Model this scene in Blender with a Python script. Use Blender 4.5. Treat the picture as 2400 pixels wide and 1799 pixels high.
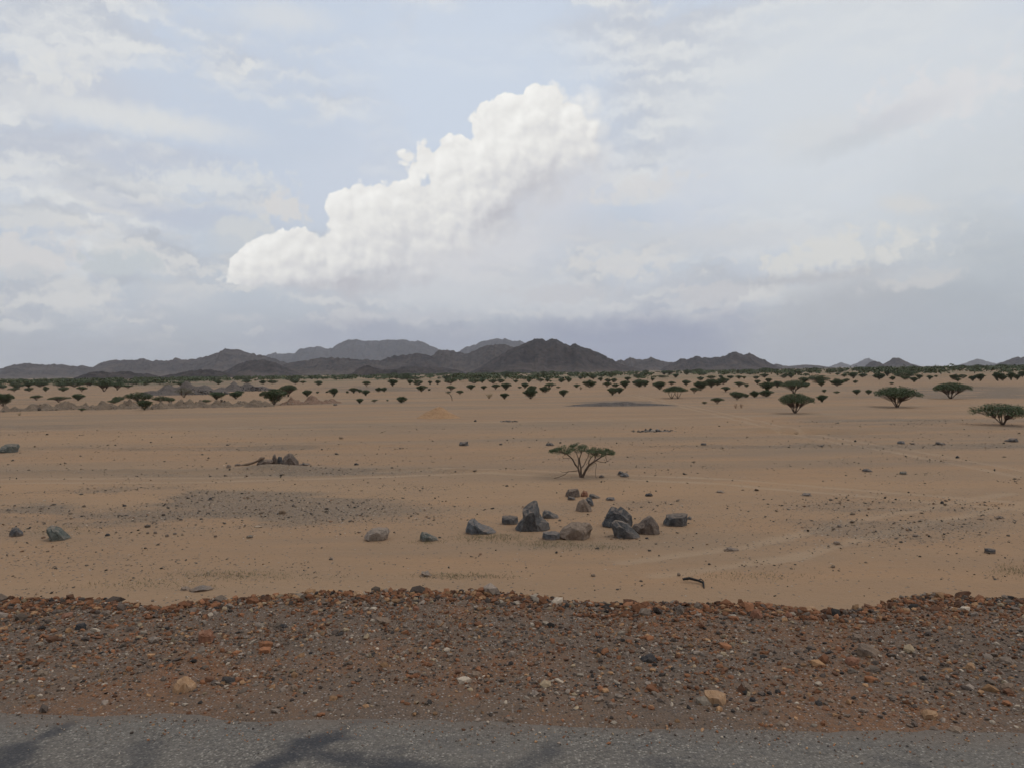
import bpy, bmesh, math, random
import numpy as np
from mathutils import Matrix, Vector

for o in list(bpy.data.objects):
    bpy.data.objects.remove(o)
scene = bpy.context.scene
COL = scene.collection
R_ = math.radians

# ------------------------------------------------------------------ camera
EYE = 2.6            # eye above the asphalt
GZ = -2.6            # desert level below the road
FPX = 1803.0         # focal length in photo pixels (photo 2400 x 1799)
ROLL, PITCH = math.atan(0.0125), math.atan(29.5 / FPX)
cF = np.array([0, math.cos(PITCH), -math.sin(PITCH)])
cW = np.array([0, math.sin(PITCH), math.cos(PITCH)])
cH = np.array([1.0, 0, 0])
cR = cH * math.cos(ROLL) - cW * math.sin(ROLL)
cU = cH * math.sin(ROLL) + cW * math.cos(ROLL)
cam_d = bpy.data.cameras.new('camera')
cam_d.sensor_fit = 'HORIZONTAL'
cam_d.sensor_width = 36.0
cam_d.lens = 36.0 * FPX / 2400.0
cam_d.clip_start, cam_d.clip_end = 0.1, 60000.0
cam = bpy.data.objects.new('camera', cam_d)
COL.objects.link(cam)
mw = Matrix.Identity(4)
for i in range(3):
    mw[i][0], mw[i][1], mw[i][2] = cR[i], cU[i], -cF[i]
mw[2][3] = EYE
cam.matrix_world = mw
scene.camera = cam

def ray(px, py):
    return cF * FPX + cR * (px - 1200.0) - cU * (py - 899.5)

def on_plane(px, py, z):
    r = ray(px, py)
    t = (z - EYE) / r[2]
    return r[0] * t, r[1] * t

def at_dist(px, py, y):
    r = ray(px, py)
    t = y / r[1]
    return r[0] * t, y, r[2] * t + EYE

def project(x, y, z):
    d = np.stack([x, y, z - EYE], -1)
    w = np.maximum(d @ cF, 0.5)
    return 1200 + FPX * (d @ cR) / w, 899.5 - FPX * (d @ cU) / w

def srgb(r, g, b):
    return tuple((c / 255 / 12.92) if c / 255 <= 0.04045 else ((c / 255 + 0.055) / 1.055) ** 2.4 for c in (r, g, b))

# ------------------------------------------------------------------ node helpers
class S:
    """a socket with arithmetic"""
    def __init__(s, t, k): s.t, s.k = t, k
    def __add__(s, o): return mth(s.t, 'ADD', s, o)
    def __radd__(s, o): return mth(s.t, 'ADD', s, o)
    def __sub__(s, o): return mth(s.t, 'SUBTRACT', s, o)
    def __rsub__(s, o): return mth(s.t, 'SUBTRACT', o, s)
    def __mul__(s, o): return mth(s.t, 'MULTIPLY', s, o)
    def __rmul__(s, o): return mth(s.t, 'MULTIPLY', s, o)
    def __truediv__(s, o): return mth(s.t, 'DIVIDE', s, o)

def put(t, sock, v):
    if isinstance(v, S): t.links.new(v.k, sock)
    elif isinstance(v, tuple) and len(v) == 3 and sock.type == 'RGBA': sock.default_value = (*v, 1)
    else: sock.default_value = v

def mth(t, op, a, b=None, c=None, clamp=False):
    n = t.nodes.new('ShaderNodeMath'); n.operation = op; n.use_clamp = clamp
    put(t, n.inputs[0], a)
    if b is not None: put(t, n.inputs[1], b)
    if c is not None: put(t, n.inputs[2], c)
    return S(t, n.outputs[0])

def vmth(t, op, a, b=None, out=0):
    n = t.nodes.new('ShaderNodeVectorMath'); n.operation = op
    put(t, n.inputs[0], a)
    if b is not None:
        if op == 'SCALE': put(t, n.inputs['Scale'], b)
        else: put(t, n.inputs[1], b)
    return S(t, n.outputs['Value' if op == 'LENGTH' else 'Vector'])

def comb(t, x, y, z=0.0):
    n = t.nodes.new('ShaderNodeCombineXYZ')
    for i, v in enumerate((x, y, z)): put(t, n.inputs[i], v)
    return S(t, n.outputs[0])

def sep(t, v):
    n = t.nodes.new('ShaderNodeSeparateXYZ'); put(t, n.inputs[0], v)
    return [S(t, n.outputs[i]) for i in range(3)]

DIM = ['3D']
def noise(t, vec, scale, detail=4, rough=0.55, dist=0.0, color=False, lac=2.0):
    n = t.nodes.new('ShaderNodeTexNoise'); n.noise_dimensions = DIM[0]
    put(t, n.inputs['Vector'], vec)
    n.inputs['Scale'].default_value = scale; n.inputs['Detail'].default_value = detail
    n.inputs['Roughness'].default_value = rough; n.inputs['Distortion'].default_value = dist
    n.inputs['Lacunarity'].default_value = lac
    return S(t, n.outputs['Color' if color else 'Fac'])

def voro(t, vec, scale, feature='F1', out='Distance', detail=0, rough=0.5, smooth=0.5, rand=1.0):
    n = t.nodes.new('ShaderNodeTexVoronoi'); n.voronoi_dimensions = DIM[0]; n.feature = feature
    put(t, n.inputs['Vector'], vec)
    n.inputs['Scale'].default_value = scale
    n.inputs['Detail'].default_value = detail; n.inputs['Roughness'].default_value = rough
    n.inputs['Randomness'].default_value = rand
    if feature == 'SMOOTH_F1': n.inputs['Smoothness'].default_value = smooth
    return S(t, n.outputs[out])

def mrange(t, v, a, b, c=0.0, d=1.0, smooth=False):
    n = t.nodes.new('ShaderNodeMapRange'); n.clamp = True
    if smooth: n.interpolation_type = 'SMOOTHSTEP'
    for k, x in zip(('Value', 'From Min', 'From Max', 'To Min', 'To Max'), (v, a, b, c, d)):
        put(t, n.inputs[k], x)
    return S(t, n.outputs[0])

def mix(t, f, a, b, blend='MIX'):
    n = t.nodes.new('ShaderNodeMix'); n.data_type = 'RGBA'; n.blend_type = blend
    put(t, n.inputs[0], f); put(t, n.inputs[6], a); put(t, n.inputs[7], b)
    return S(t, n.outputs[2])

def attr(t, name, out='Fac'):
    n = t.nodes.new('ShaderNodeAttribute'); n.attribute_name = name
    return S(t, n.outputs[out])

def coords(t, which):
    if which == 'Position':
        return S(t, t.nodes.new('ShaderNodeNewGeometry').outputs['Position'])
    return S(t, t.nodes.new('ShaderNodeTexCoord').outputs[which])

def ramp(t, f, stops):
    n = t.nodes.new('ShaderNodeValToRGB'); put(t, n.inputs[0], f)
    e = n.color_ramp.elements
    while len(e) > 1: e.remove(e[0])
    e[0].position, e[0].color = stops[0][0], (*stops[0][1], 1)
    for p, c in stops[1:]:
        q = e.new(p); q.color = (*c, 1)
    return S(t, n.outputs[0])

# ------------------------------------------------------------------ world: sky with cloud layers
world = bpy.data.worlds.new('World')
scene.world = world
world.use_nodes = True
SUN_AZ, SUN_EL = R_(100), R_(60)      # azimuth clockwise from +Y, the view direction

def build_sky():
    t = world.node_tree
    t.nodes.clear()
    d = vmth(t, 'NORMALIZE', coords(t, 'Generated'))
    x, y, z = sep(t, d)
    az = mth(t, 'ARCTAN2', x, y) * (180 / math.pi)
    el = mth(t, 'ARCSINE', z) * (180 / math.pi)
    p0 = comb(t, az, el, 1.0)
    # wind-torn edges: two scales of warp added to the direction, in degrees
    w1 = vmth(t, 'SCALE', vmth(t, 'SUBTRACT', noise(t, vmth(t, 'MULTIPLY', p0, (0.6, 1.0, 1.0)), 0.16, 4, 0.55, color=True), (0.5, 0.5, 0.5)), 6.0)
    w1 = vmth(t, 'MULTIPLY', w1, (1.6, 0.8, 0.0))
    w2 = vmth(t, 'SCALE', vmth(t, 'SUBTRACT', noise(t, p0, 0.9, 5, 0.6, color=True), (0.5, 0.5, 0.5)), 1.5)
    w2 = vmth(t, 'MULTIPLY', w2, (1.3, 0.8, 0.0))
    pw = vmth(t, 'ADD', vmth(t, 'ADD', p0, w1), w2)
    ps = vmth(t, 'ADD', p0, w2)

    def pxdir(px, py):
        r = ray(px, py); r = r / np.linalg.norm(r)
        return math.degrees(math.atan2(r[0], r[1])), math.degrees(math.asin(r[2]))

    def dot(p, w):
        n = t.nodes.new('ShaderNodeVectorMath'); n.operation = 'DOT_PRODUCT'
        put(t, n.inputs[0], p); n.inputs[1].default_value = w
        return S(t, n.outputs['Value'])

    def ell(p, cx, cy, rx, ry, rot=0):
        a, e = pxdir(cx, cy)
        k = max(math.cos(R_(a)) ** 2, 0.5)
        rx, ry = rx / 31.5 * k, ry / 31.5
        n = t.nodes.new('ShaderNodeVectorMath')
        if rot == 0:
            n.operation = 'MULTIPLY_ADD'
            put(t, n.inputs[0], p)
            n.inputs[1].default_value = (1 / rx, 1 / ry, 0); n.inputs[2].default_value = (-a / rx, -e / ry, 0)
            return vmth(t, 'LENGTH', S(t, n.outputs[0]))
        c, s_ = math.cos(R_(rot)), math.sin(R_(rot))
        u = dot(p, (c / rx, s_ / rx, -(a * c + e * s_) / rx))
        v = dot(p, (-s_ / ry, c / ry, (a * s_ - e * c) / ry))
        return vmth(t, 'LENGTH', comb(t, u, v))

    # clear air: physical sky, milky with thin high cloud
    sky = t.nodes.new('ShaderNodeTexSky'); sky.sky_type = 'NISHITA'
    sky.sun_disc = False; sky.sun_elevation = SUN_EL; sky.sun_rotation = SUN_AZ
    sky.dust_density = 1.0; sky.air_density = 1.0
    K = 0.1
    def C(r, g, b): return tuple(c / K for c in srgb(r, g, b))
    veil = ramp(t, mth(t, 'DIVIDE', el, 90.0, clamp=True), [(0.0, srgb(176, 182, 191)), (0.04, srgb(184, 189, 199)), (0.08, srgb(200, 206, 214)), (0.15, srgb(207, 215, 227)), (0.3, srgb(211, 221, 235)), (1.0, srgb(203, 214, 231))])
    veil = vmth(t, 'SCALE', veil, 1 / K)
    col = mix(t, 0.86, S(t, sky.outputs[0]), veil)
    # broken altocumulus: streaked layer, light tops and grey-lavender undersides, all round the dome
    sp = vmth(t, 'MULTIPLY', vmth(t, 'ADD', p0, w2), (0.45, 1.15, 1.0))
    n1 = noise(t, vmth(t, 'ADD', sp, (11.3, 3.7, 0.0)), 0.15, 6, 0.52)
    n1b = noise(t, vmth(t, 'ADD', sp, (11.3, 3.1, 0.0)), 0.15, 6, 0.52)
    cov = mrange(t, n1, 0.42, 0.60, smooth=True)
    lit = mrange(t, n1 - n1b, -0.06, 0.07, smooth=True)
    hfade = mrange(t, el, 1.0, 9.0, 0.25, 1.0)
    ccol = mix(t, lit, C(195, 200, 209), C(226, 227, 226))
    col = mix(t, cov * hfade * 0.85, col, ccol)
    # low banks of cumulus along the horizon, all round
    lp = vmth(t, 'MULTIPLY', ps, (0.42, 1.0, 1.0))
    l1 = noise(t, vmth(t, 'ADD', lp, (4.1, 8.2, 0.0)), 0.34, 5, 0.5)
    l2 = noise(t, vmth(t, 'ADD', lp, (4.1, 7.75, 0.0)), 0.34, 5, 0.5)
    lcov = mrange(t, l1, 0.44, 0.58, smooth=True) * mrange(t, el, 0.8, 4.0, smooth=True) * mrange(t, el, 16.0, 9.0, smooth=True)
    col = mix(t, lcov * 0.85, col, mix(t, mrange(t, l1 - l2, -0.05, 0.06, smooth=True), C(185, 190, 198), C(216, 216, 215)))
    # soft cloud masses
    B = [  # cx, cy, rx, ry, rot, colour, opacity, soft, field
        (1120, 230, 430, 330, 0, (206, 216, 230), .85, .75, 'w'),
        (820, 420, 260, 160, 20, (205, 213, 226), .6, .8, 'w'),
        (2020, 260, 680, 430, 0, (214, 219, 224), .85, .6, 'w'),
        (2300, 520, 420, 330, 0, (200, 206, 211), .6, .8, 'w'),
        (1650, 460, 200, 200, 0, (205, 211, 222), .5, .8, 'w'),
        (200, 205, 260, 85, 3, (199, 203, 212), .75, .8, 'w'),
        (130, 172, 130, 50, 5, (224, 225, 224), .8, .7, 's'),
        (300, 275, 430, 42, -3, (220, 222, 223), .9, .8, 's'),
        (250, 360, 420, 40, -4, (191, 197, 210), .6, .9, 'w'),
        (500, 425, 230, 48, 3, (217, 220, 222), .85, .7, 's'),
        (420, 500, 420, 42, -8, (190, 197, 211), .7, .9, 'w'),
        (330, 435, 190, 22, -4, (216, 218, 219), .6, .9, 's'),
        (660, 40, 190, 45, 0, (217, 220, 223), .7, .9, 's'),
        (60, 505, 150, 35, 0, (209, 212, 215), .7, .8, 's'),
        (70, 600, 170, 62, 0, (215, 214, 214), .9, .55, 's'),
        (60, 640, 190, 25, 0, (190, 196, 203), .5, .9, 's'),
        (290, 622, 115, 52, 0, (197, 203, 207), .9, .4, 's'),
        (275, 575, 70, 26, 0, (214, 215, 215), .7, .6, 's'),
        (290, 655, 105, 18, 0, (181, 187, 197), .7, .9, 's'),
        (190, 682, 150, 38, 0, (213, 214, 214), .8, .7, 's'),
        (420, 690, 150, 60, 0, (203, 206, 210), .7, .8, 's'),
        (560, 745, 90, 16, 0, (203, 204, 207), .6, .9, 's'),
        (560, 560, 110, 60, 0, (203, 207, 210), .6, .8, 's'),
        (665, 485, 70, 48, 0, (217, 216, 215), .9, .6, 's'),
        (575, 535, 90, 40, 0, (209, 212, 214), .8, .6, 's'),
        (330, 750, 380, 35, 0, (188, 193, 200), .4, .9, 'w'),
        (1150, 690, 620, 75, 0, (204, 207, 212), .8, .8, 'w'),
        (1270, 450, 260, 130, 12, (211, 212, 217), .85, .8, 's'),
        (1130, 590, 330, 95, 8, (213, 214, 218), .9, .8, 's'),
        (1380, 545, 170, 60, 0, (203, 206, 213), .6, .8, 's'),
        (150, 840, 600, 50, 0, (174, 179, 187), .6, .9, 'w'),
        (1000, 800, 640, 75, 0, (163, 168, 183), .8, .9, 'w'),
        (1500, 800, 380, 125, 0, (151, 158, 179), .95, .8, 'w'),
        (2120, 810, 440, 170, 0, (174, 180, 187), .9, .4, 's'),
        (1930, 720, 300, 110, 20, (182, 185, 190), .6, .8, 's'),
        (2380, 700, 330, 220, 0, (173, 181, 188), .6, .8, 'w'),
        (2190, 230, 280, 75, 6, (221, 221, 223), .8, .7, 's'),
        (2080, 285, 230, 40, 14, (203, 206, 213), .7, .9, 's'),
        (1900, 320, 150, 50, 10, (211, 214, 217), .6, .8, 's'),
        (1980, 340, 190, 30, 12, (201, 206, 211), .6, .9, 's'),
        (1640, 560, 430, 50, -2, (207, 209, 212), .6, .8, 's'),
        (1500, 440, 170, 36, 8, (216, 216, 217), .8, .7, 's'),
        (1440, 620, 190, 45, 0, (214, 214, 214), .85, .7, 's'),
        (1310, 690, 190, 32, 0, (201, 202, 206), .8, .7, 's'),
        (1960, 595, 300, 58, 7, (218, 218, 215), .9, .6, 's'),
        (1890, 655, 330, 22, 3, (186, 188, 193), .8, .9, 's'),
        (1660, 690, 105, 32, 3, (199, 200, 204), .85, .35, 's'),
        (2150, 660, 150, 26, 6, (205, 205, 205), .8, .7, 's'),
        (2130, 480, 110, 28, -10, (214, 214, 213), .8, .8, 's'),
        (1000, 740, 300, 20, 0, (196, 198, 204), .6, .9, 's'),
        (850, 735, 100, 16, 0, (203, 204, 207), .6, .9, 's'),
    ]
    def after(p, prev):
        # keeps the evaluation in sequence, so that few values are held at a time
        return p if prev is None else vmth(t, 'SCALE', p, mth(t, 'MULTIPLY_ADD', prev, 1e-7, 1.0))
    m = None
    lump = (voro(t, ps, 0.85, 'F1', detail=2.0, rough=0.5) - 0.66) * 0.75
    for cx, cy, rx, ry, rot, c, op, soft, fld in B:
        dd = ell(after(pw if fld == 'w' else ps, m), cx, cy, rx, ry, rot)
        if fld == 's' and soft <= 0.7 and rx < 320: dd = dd + lump
        m = mrange(t, dd, 1.0, 1.0 - soft, 0.0, op, smooth=True)
        col = mix(t, m, col, C(*c))
    # the big cumulus: union of swelling towers with cauliflower edges
    E = [(1290, 315, 135, 88), (1180, 300, 66, 60), (1372, 310, 46, 78), (1225, 390, 130, 80), (1080, 425, 90, 92),
         (1005, 385, 55, 36), (985, 520, 140, 88), (880, 590, 150, 72), (838, 510, 78, 58), (1120, 500, 110, 70),
         (715, 600, 68, 58), (620, 606, 66, 50), (585, 655, 55, 36), (760, 650, 160, 42), (930, 620, 130, 50), (1070, 570, 62, 34)]
    q = vmth(t, 'ADD', p0, vmth(t, 'SCALE', vmth(t, 'SUBTRACT', noise(t, p0, 0.5, 3, 0.5, color=True), (0.5, 0.5, 0.5)), 0.8))
    f0 = None
    for e in E:
        s = (1.0 - ell(after(q, f0), *e)) * (min(e[2], e[3]) / 31.5)
        f0 = s if f0 is None else mth(t, 'SMOOTH_MAX', f0, s, 0.5)
    def billow(p):
        return voro(t, p, 0.20, 'F1') * 0.62 + voro(t, p, 0.52, 'F1', detail=2.5, rough=0.48) * 0.60
    b0 = billow(q)
    b1 = billow(vmth(t, 'ADD', q, (-0.36, 0.48, 0)))          # a step towards the light: relief of the billows
    h0 = f0 + (0.84 - b0) * 1.8
    (ax, ay), (bx, by) = pxdir(560, 660), pxdir(1390, 290)
    L = math.hypot(bx - ax, by - ay); nx, ny = -(by - ay) / L, (bx - ax) / L
    side = dot(ps, (nx, ny, -(ax * nx + ay * ny)))        # degrees towards the lit, upper side of the tower
    soft_r = mth(t, 'MAXIMUM', mrange(t, side, -2.2, 0.2, 1.5, 0.16), mrange(t, az, 3.5, 7.0, 0.2, 1.6))
    alpha = mth(t, 'DIVIDE', h0 + 0.12, soft_r, clamp=True) * mrange(t, f0, -1.0, -0.5)
    fine = noise(t, p0, 1.6, 5, 0.55)
    relief = mth(t, 'MULTIPLY_ADD', b1 - b0, 0.55, mrange(t, side, -3.2, 2.2, 0.34, 0.74), clamp=True) + (fine - 0.5) * 0.16
    under = mth(t, 'MULTIPLY', mrange(t, ell(ps, 850, 690, 400, 60, 5), 1.15, 0.2, 0, 1, smooth=True), 0.45)
    lee = mth(t, 'MULTIPLY', mrange(t, ell(ps, 1280, 470, 230, 110, 22), 1.1, 0.2, 0, 1, smooth=True), 0.30)
    tone = mth(t, 'SUBTRACT', relief, mth(t, 'MAXIMUM', under, lee), clamp=True)
    ccol = ramp(t, tone, [(0.0, srgb(192, 192, 198)), (0.3, srgb(214, 214, 216)), (0.62, srgb(234, 233, 230)), (0.95, srgb(250, 249, 245))])
    col = mix(t, alpha * 0.97, col, vmth(t, 'SCALE', ccol, 1 / K))
    # below the horizon the dome repeats the haze tone (the ground covers it)
    bg = t.nodes.new('ShaderNodeBackground')
    put(t, bg.inputs['Color'], col)
    bg.inputs['Strength'].default_value = K
    out = t.nodes.new('ShaderNodeOutputWorld')
    t.links.new(bg.outputs[0], out.inputs['Surface'])
DIM[0] = '2D'
build_sky()
DIM[0] = '3D'
world.cycles.sampling_method = 'NONE'

sun_d = bpy.data.lights.new('sun', 'SUN')
sun_d.energy, sun_d.angle, sun_d.color = 0.9, R_(25), (1.0, 0.95, 0.88)
sun = bpy.data.objects.new('sun', sun_d)
COL.objects.link(sun)
sd = Vector((math.sin(SUN_AZ) * math.cos(SUN_EL), math.cos(SUN_AZ) * math.cos(SUN_EL), math.sin(SUN_EL)))
sun.rotation_euler = sd.to_track_quat('Z', 'Y').to_euler()

scene.view_settings.view_transform = 'Standard'
scene.view_settings.look = 'None'
scene.view_settings.exposure = 0.0
scene.view_settings.gamma = 1.0
scene.view_settings.use_curve_mapping = False
scene.cycles.max_bounces = 4
scene.cycles.diffuse_bounces = 2
scene.cycles.glossy_bounces = 2
scene.cycles.transmission_bounces = 2
scene.cycles.volume_bounces = 1
scene.cycles.transparent_max_bounces = 4
scene.cycles.use_denoising = True
scene.cycles.use_adaptive_sampling = True
scene.cycles.adaptive_threshold = 0.02
scene.cycles.adaptive_min_samples = 16

# ------------------------------------------------------------------ noise for shapes
def _h(ix, iy, s):
    n = (ix.astype(np.int64) * 374761393 + iy.astype(np.int64) * 668265263 + s * 974634777) & 0xFFFFFFFF
    n = ((n ^ (n >> 13)) * 1274126177) & 0xFFFFFFFF
    return ((n ^ (n >> 16)) & 0xFFFF) / 65535.0

def vn(x, y, s=0):
    x, y = np.asarray(x, float), np.asarray(y, float)
    ix, iy = np.floor(x), np.floor(y)
    fx, fy = x - ix, y - iy
    fx, fy = fx * fx * (3 - 2 * fx), fy * fy * (3 - 2 * fy)
    a, b = _h(ix, iy, s), _h(ix + 1, iy, s)
    c, d = _h(ix, iy + 1, s), _h(ix + 1, iy + 1, s)
    return (a * (1 - fx) + b * fx) * (1 - fy) + (c * (1 - fx) + d * fx) * fy

def fbm(x, y, o=4, s=0, g=0.5):
    x, y = np.asarray(x, float), np.asarray(y, float)
    v, a, n = 0, 1.0, 0
    for i in range(o):
        v = v + a * vn(x * 2 ** i + 17.3 * i, y * 2 ** i - 9.1 * i, s + i); n += a; a *= g
    return v / n

def sstep(x, a, b):
    t = np.clip((x - a) / (b - a), 0, 1)
    return t * t * (3 - 2 * t)

GULLY = on_plane(1885, 1012, GZ)
BERMS = [((0, 1052), (1000, 1044), .10, .7), ((0, 1106), (1150, 1104), .11, .6), ((1480, 1046), (2000, 1044), .07, .6), ((1700, 985), (2400, 1010), .08, 1.2), ((1560, 932), (2100, 934), .12, 1.6)]
_bl = [(on_plane(*a, GZ), on_plane(*b, GZ), h, w) for a, b, h, w in BERMS]
MOUND_PX = (640, 1104)
MND = on_plane(*MOUND_PX, GZ)

def gh(x, y):
    """height of the desert floor"""
    x, y = np.asarray(x, float), np.asarray(y, float)
    far = sstep(y, 60, 260)
    z = GZ + (fbm(x / 14, y / 6, 4, 3) - .5) * .16 + (fbm(x / 2.2, y / 1.1, 3, 9) - .5) * .035
    z = z + far * (fbm(x / 70, y / 45, 3, 21) - .5) * .5
    for (ax, ay), (bx, by), h, w in _bl:
        L = math.hypot(bx - ax, by - ay); ux, uy = (bx - ax) / L, (by - ay) / L
        s = (x - ax) * ux + (y - ay) * uy
        dd = -(x - ax) * uy + (y - ay) * ux + (fbm(x / 7, x * 0 + w, 3, 31) - .5) * 2.2
        z = z + h * np.exp(-(dd / w) ** 2) * sstep(s, -3, 1) * (1 - sstep(s, L - 1, L + 3)) * (.5 + fbm(x / 1.5, y / 1.5, 2, 5))
    dx, dy = x - GULLY[0], y - GULLY[1]
    a = dx * .94 - dy * .34; b = dx * .34 + dy * .94
    z = z - .42 * np.exp(-(a / 4.2) ** 2 - (b / 1.3) ** 2) + .16 * np.exp(-(a / 5) ** 2 - ((b - 2.6) / 1.5) ** 2)
    z = z + .30 * np.exp(-((x - MND[0]) / 2.1) ** 2 - ((y - MND[1] - .6) / 1.3) ** 2)
    return z

# dark gravel lying on the sand: patches measured on the photograph, broken up by world-space noise
PATCH = [(430, 1185, 700, 58, .85), (900, 1150, 260, 28, .5), (560, 1106, 620, 11, .75), (500, 1050, 560, 8, .5), (2300, 918, 330, 20, 1.0), (2120, 928, 260, 9, .6),
         (1452, 945, 128, 7.5, 1.3), (870, 911, 190, 8, .95), (2050, 1220, 430, 70, .55), (2120, 1100, 230, 40, .55), (1700, 931, 150, 3, .8),
         (2050, 985, 300, 16, .5), (1620, 1100, 90, 14, .5), (1750, 1043, 320, 8, .5), (640, 1104, 130, 12, .7), (1540, 1180, 120, 30, .35),
         (80, 1000, 330, 8, .4), (430, 900, 250, 18, .7), (2200, 1046, 300, 9, .5), (120, 940, 250, 12, .35), (1700, 1260, 250, 40, .35), (300, 1330, 500, 45, .25)]

def gmask(x, y):
    px, py = project(x, y, np.full_like(x, GZ))
    m = np.zeros_like(x)
    for cx, cy, rx, ry, op in PATCH:
        d = np.hypot((px - cx) / rx, (py - cy) / ry)
        m = np.maximum(m, op * (1 - sstep(d, .45, 1.15)))
    n = fbm(x / 6, y / 3, 4, 77)
    m = m * sstep(n, .28, .55) * 1.05 + .22 * sstep(fbm(x / 25, y / 9, 4, 55), .5, .75)
    return np.where(y > 6, m, .2)

# ------------------------------------------------------------------ mesh helpers
def mesh_np(name, V, F, smooth=False, attrs=None):
    """V (n,3); F (m,k) with one k"""
    V = np.asarray(V, np.float32); F = np.asarray(F, np.int32)
    me = bpy.data.meshes.new(name)
    me.vertices.add(len(V)); me.vertices.foreach_set('co', V.ravel())
    k = F.shape[1]
    me.loops.add(F.size); me.loops.foreach_set('vertex_index', F.ravel())
    me.polygons.add(len(F))
    me.polygons.foreach_set('loop_start', np.arange(0, F.size, k, dtype=np.int32))
    me.polygons.foreach_set('use_smooth', np.full(len(F), smooth))
    for nm, dom, typ, data in (attrs or []):
        at = me.attributes.new(nm, typ, dom)
        at.data.foreach_set('color' if 'COLOR' in typ else 'value', np.asarray(data, np.float32).ravel())
    me.update(calc_edges=True)
    return me

def grid_faces(ny, nx):
    i = np.arange(ny - 1)[:, None] * nx + np.arange(nx - 1)[None, :]
    return np.stack([i, i + 1, i + nx + 1, i + nx], -1).reshape(-1, 4)

def link(name, me, mat=None, parent=None, loc=None, rz=0.0, scale=None, label=None, cat=None, group=None, kind=None):
    o = bpy.data.objects.new(name, me)
    COL.objects.link(o)
    if me is not None and mat is not None and len(me.materials) == 0: me.materials.append(mat)
    if parent is not None: o.parent = parent
    if loc is not None: o.location = loc
    o.rotation_euler[2] = rz
    if scale is not None: o.scale = scale
    if label: o['label'] = label
    if cat: o['category'] = cat
    if group: o['group'] = group
    if kind: o['kind'] = kind
    return o

def new_mat(name):
    m = bpy.data.materials.new(name); m.use_nodes = True
    t = m.node_tree; t.nodes.clear()
    b = t.nodes.new('ShaderNodeBsdfPrincipled'); o = t.nodes.new('ShaderNodeOutputMaterial')
    t.links.new(b.outputs[0], o.inputs[0])
    b.inputs['Roughness'].default_value = 0.95
    b.inputs['Specular IOR Level'].default_value = 0.15
    return m, t, b

def bump(t, b, h, strength=0.5, dist=0.05):
    n = t.nodes.new('ShaderNodeBump')
    n.inputs['Strength'].default_value = strength; n.inputs['Distance'].default_value = dist
    put(t, n.inputs['Height'], h)
    t.links.new(n.outputs[0], b.inputs['Normal'])

# ------------------------------------------------------------------ materials
def mat_sand():
    m, t, b = new_mat('sand')
    P = coords(t, 'Position')
    g = attr(t, 'gravel')
    flat = vmth(t, 'MULTIPLY', P, (0.35, 1.0, 1.0))
    big = noise(t, vmth(t, 'MULTIPLY', P, (0.25, 1.0, 1.0)), 0.075, 6, 0.62)
    mid = noise(t, flat, 0.5, 6, 0.65)
    fine = noise(t, P, 9.0, 4, 0.65)
    c = ramp(t, big, [(0.32, (0.210, 0.146, 0.098)), (0.44, (0.262, 0.168, 0.103)), (0.54, (0.290, 0.172, 0.097)), (0.66, (0.248, 0.166, 0.106))])
    c = mix(t, mrange(t, mid, 0.35, 0.7, 0.0, 0.5), c, (0.222, 0.145, 0.092))
    band = noise(t, vmth(t, 'MULTIPLY', P, (0.12, 1.0, 1.0)), 0.16, 5, 0.6, 0.3)
    c = mix(t, mrange(t, band, 0.50, 0.66, 0.0, 0.6), c, (0.188, 0.134, 0.094))
    c = mix(t, mrange(t, band, 0.44, 0.32, 0.0, 0.5), c, (0.305, 0.188, 0.108))
    c = mix(t, attr(t, 'track') * mrange(t, mid, 0.3, 0.6, 0.25, 0.6), c, (0.320, 0.222, 0.145))
    c = mix(t, mrange(t, fine, 0.55, 0.75, 0.0, 0.4), c, (0.165, 0.112, 0.076))
    # grit: grey-brown where the gravel lies thick, and speckled stones at its edges
    spk = voro(t, vmth(t, 'MULTIPLY', P, (1.0, 0.8, 1.0)), 13.0, 'F1')
    cell = voro(t, vmth(t, 'MULTIPLY', P, (1.0, 0.8, 1.0)), 13.0, 'F1', 'Color')
    cs = sep(t, cell)
    on = mth(t, 'LESS_THAN', cs[0], g * 0.75 + 0.05)
    st = mrange(t, spk, 0.33, 0.42, 1.0, 0.0) * on
    gm = mrange(t, g + (mid - 0.5) * 0.7, 0.18, 0.95, 0.0, 0.66, smooth=True)
    c = mix(t, gm, c, (0.162, 0.120, 0.088))
    stc = ramp(t, cs[1], [(0.0, (0.055, 0.050, 0.048)), (0.6, (0.11, 0.095, 0.085)), (0.85, (0.20, 0.165, 0.135)), (1.0, (0.34, 0.29, 0.24))])
    c = mix(t, st * 0.85, c, stc)
    c = mix(t, 1.0, c, (1.06, 1.075, 1.04), 'MULTIPLY')
    yy = sep(t, P)[1]
    weed = mth(t, 'MULTIPLY', mrange(t, yy, 300.0, 560.0), mrange(t, noise(t, vmth(t, 'MULTIPLY', P, (0.5, 1.0, 1.0)), 0.012, 5, 0.6), 0.44, 0.58, 0.0, 0.75))
    c = mix(t, weed, c, (0.120, 0.118, 0.066))
    put(t, b.inputs['Base Color'], c)
    bump(t, b, fine * 0.6 + mid * 1.6 + st * 0.6, 0.7, 0.07)
    return m

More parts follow.
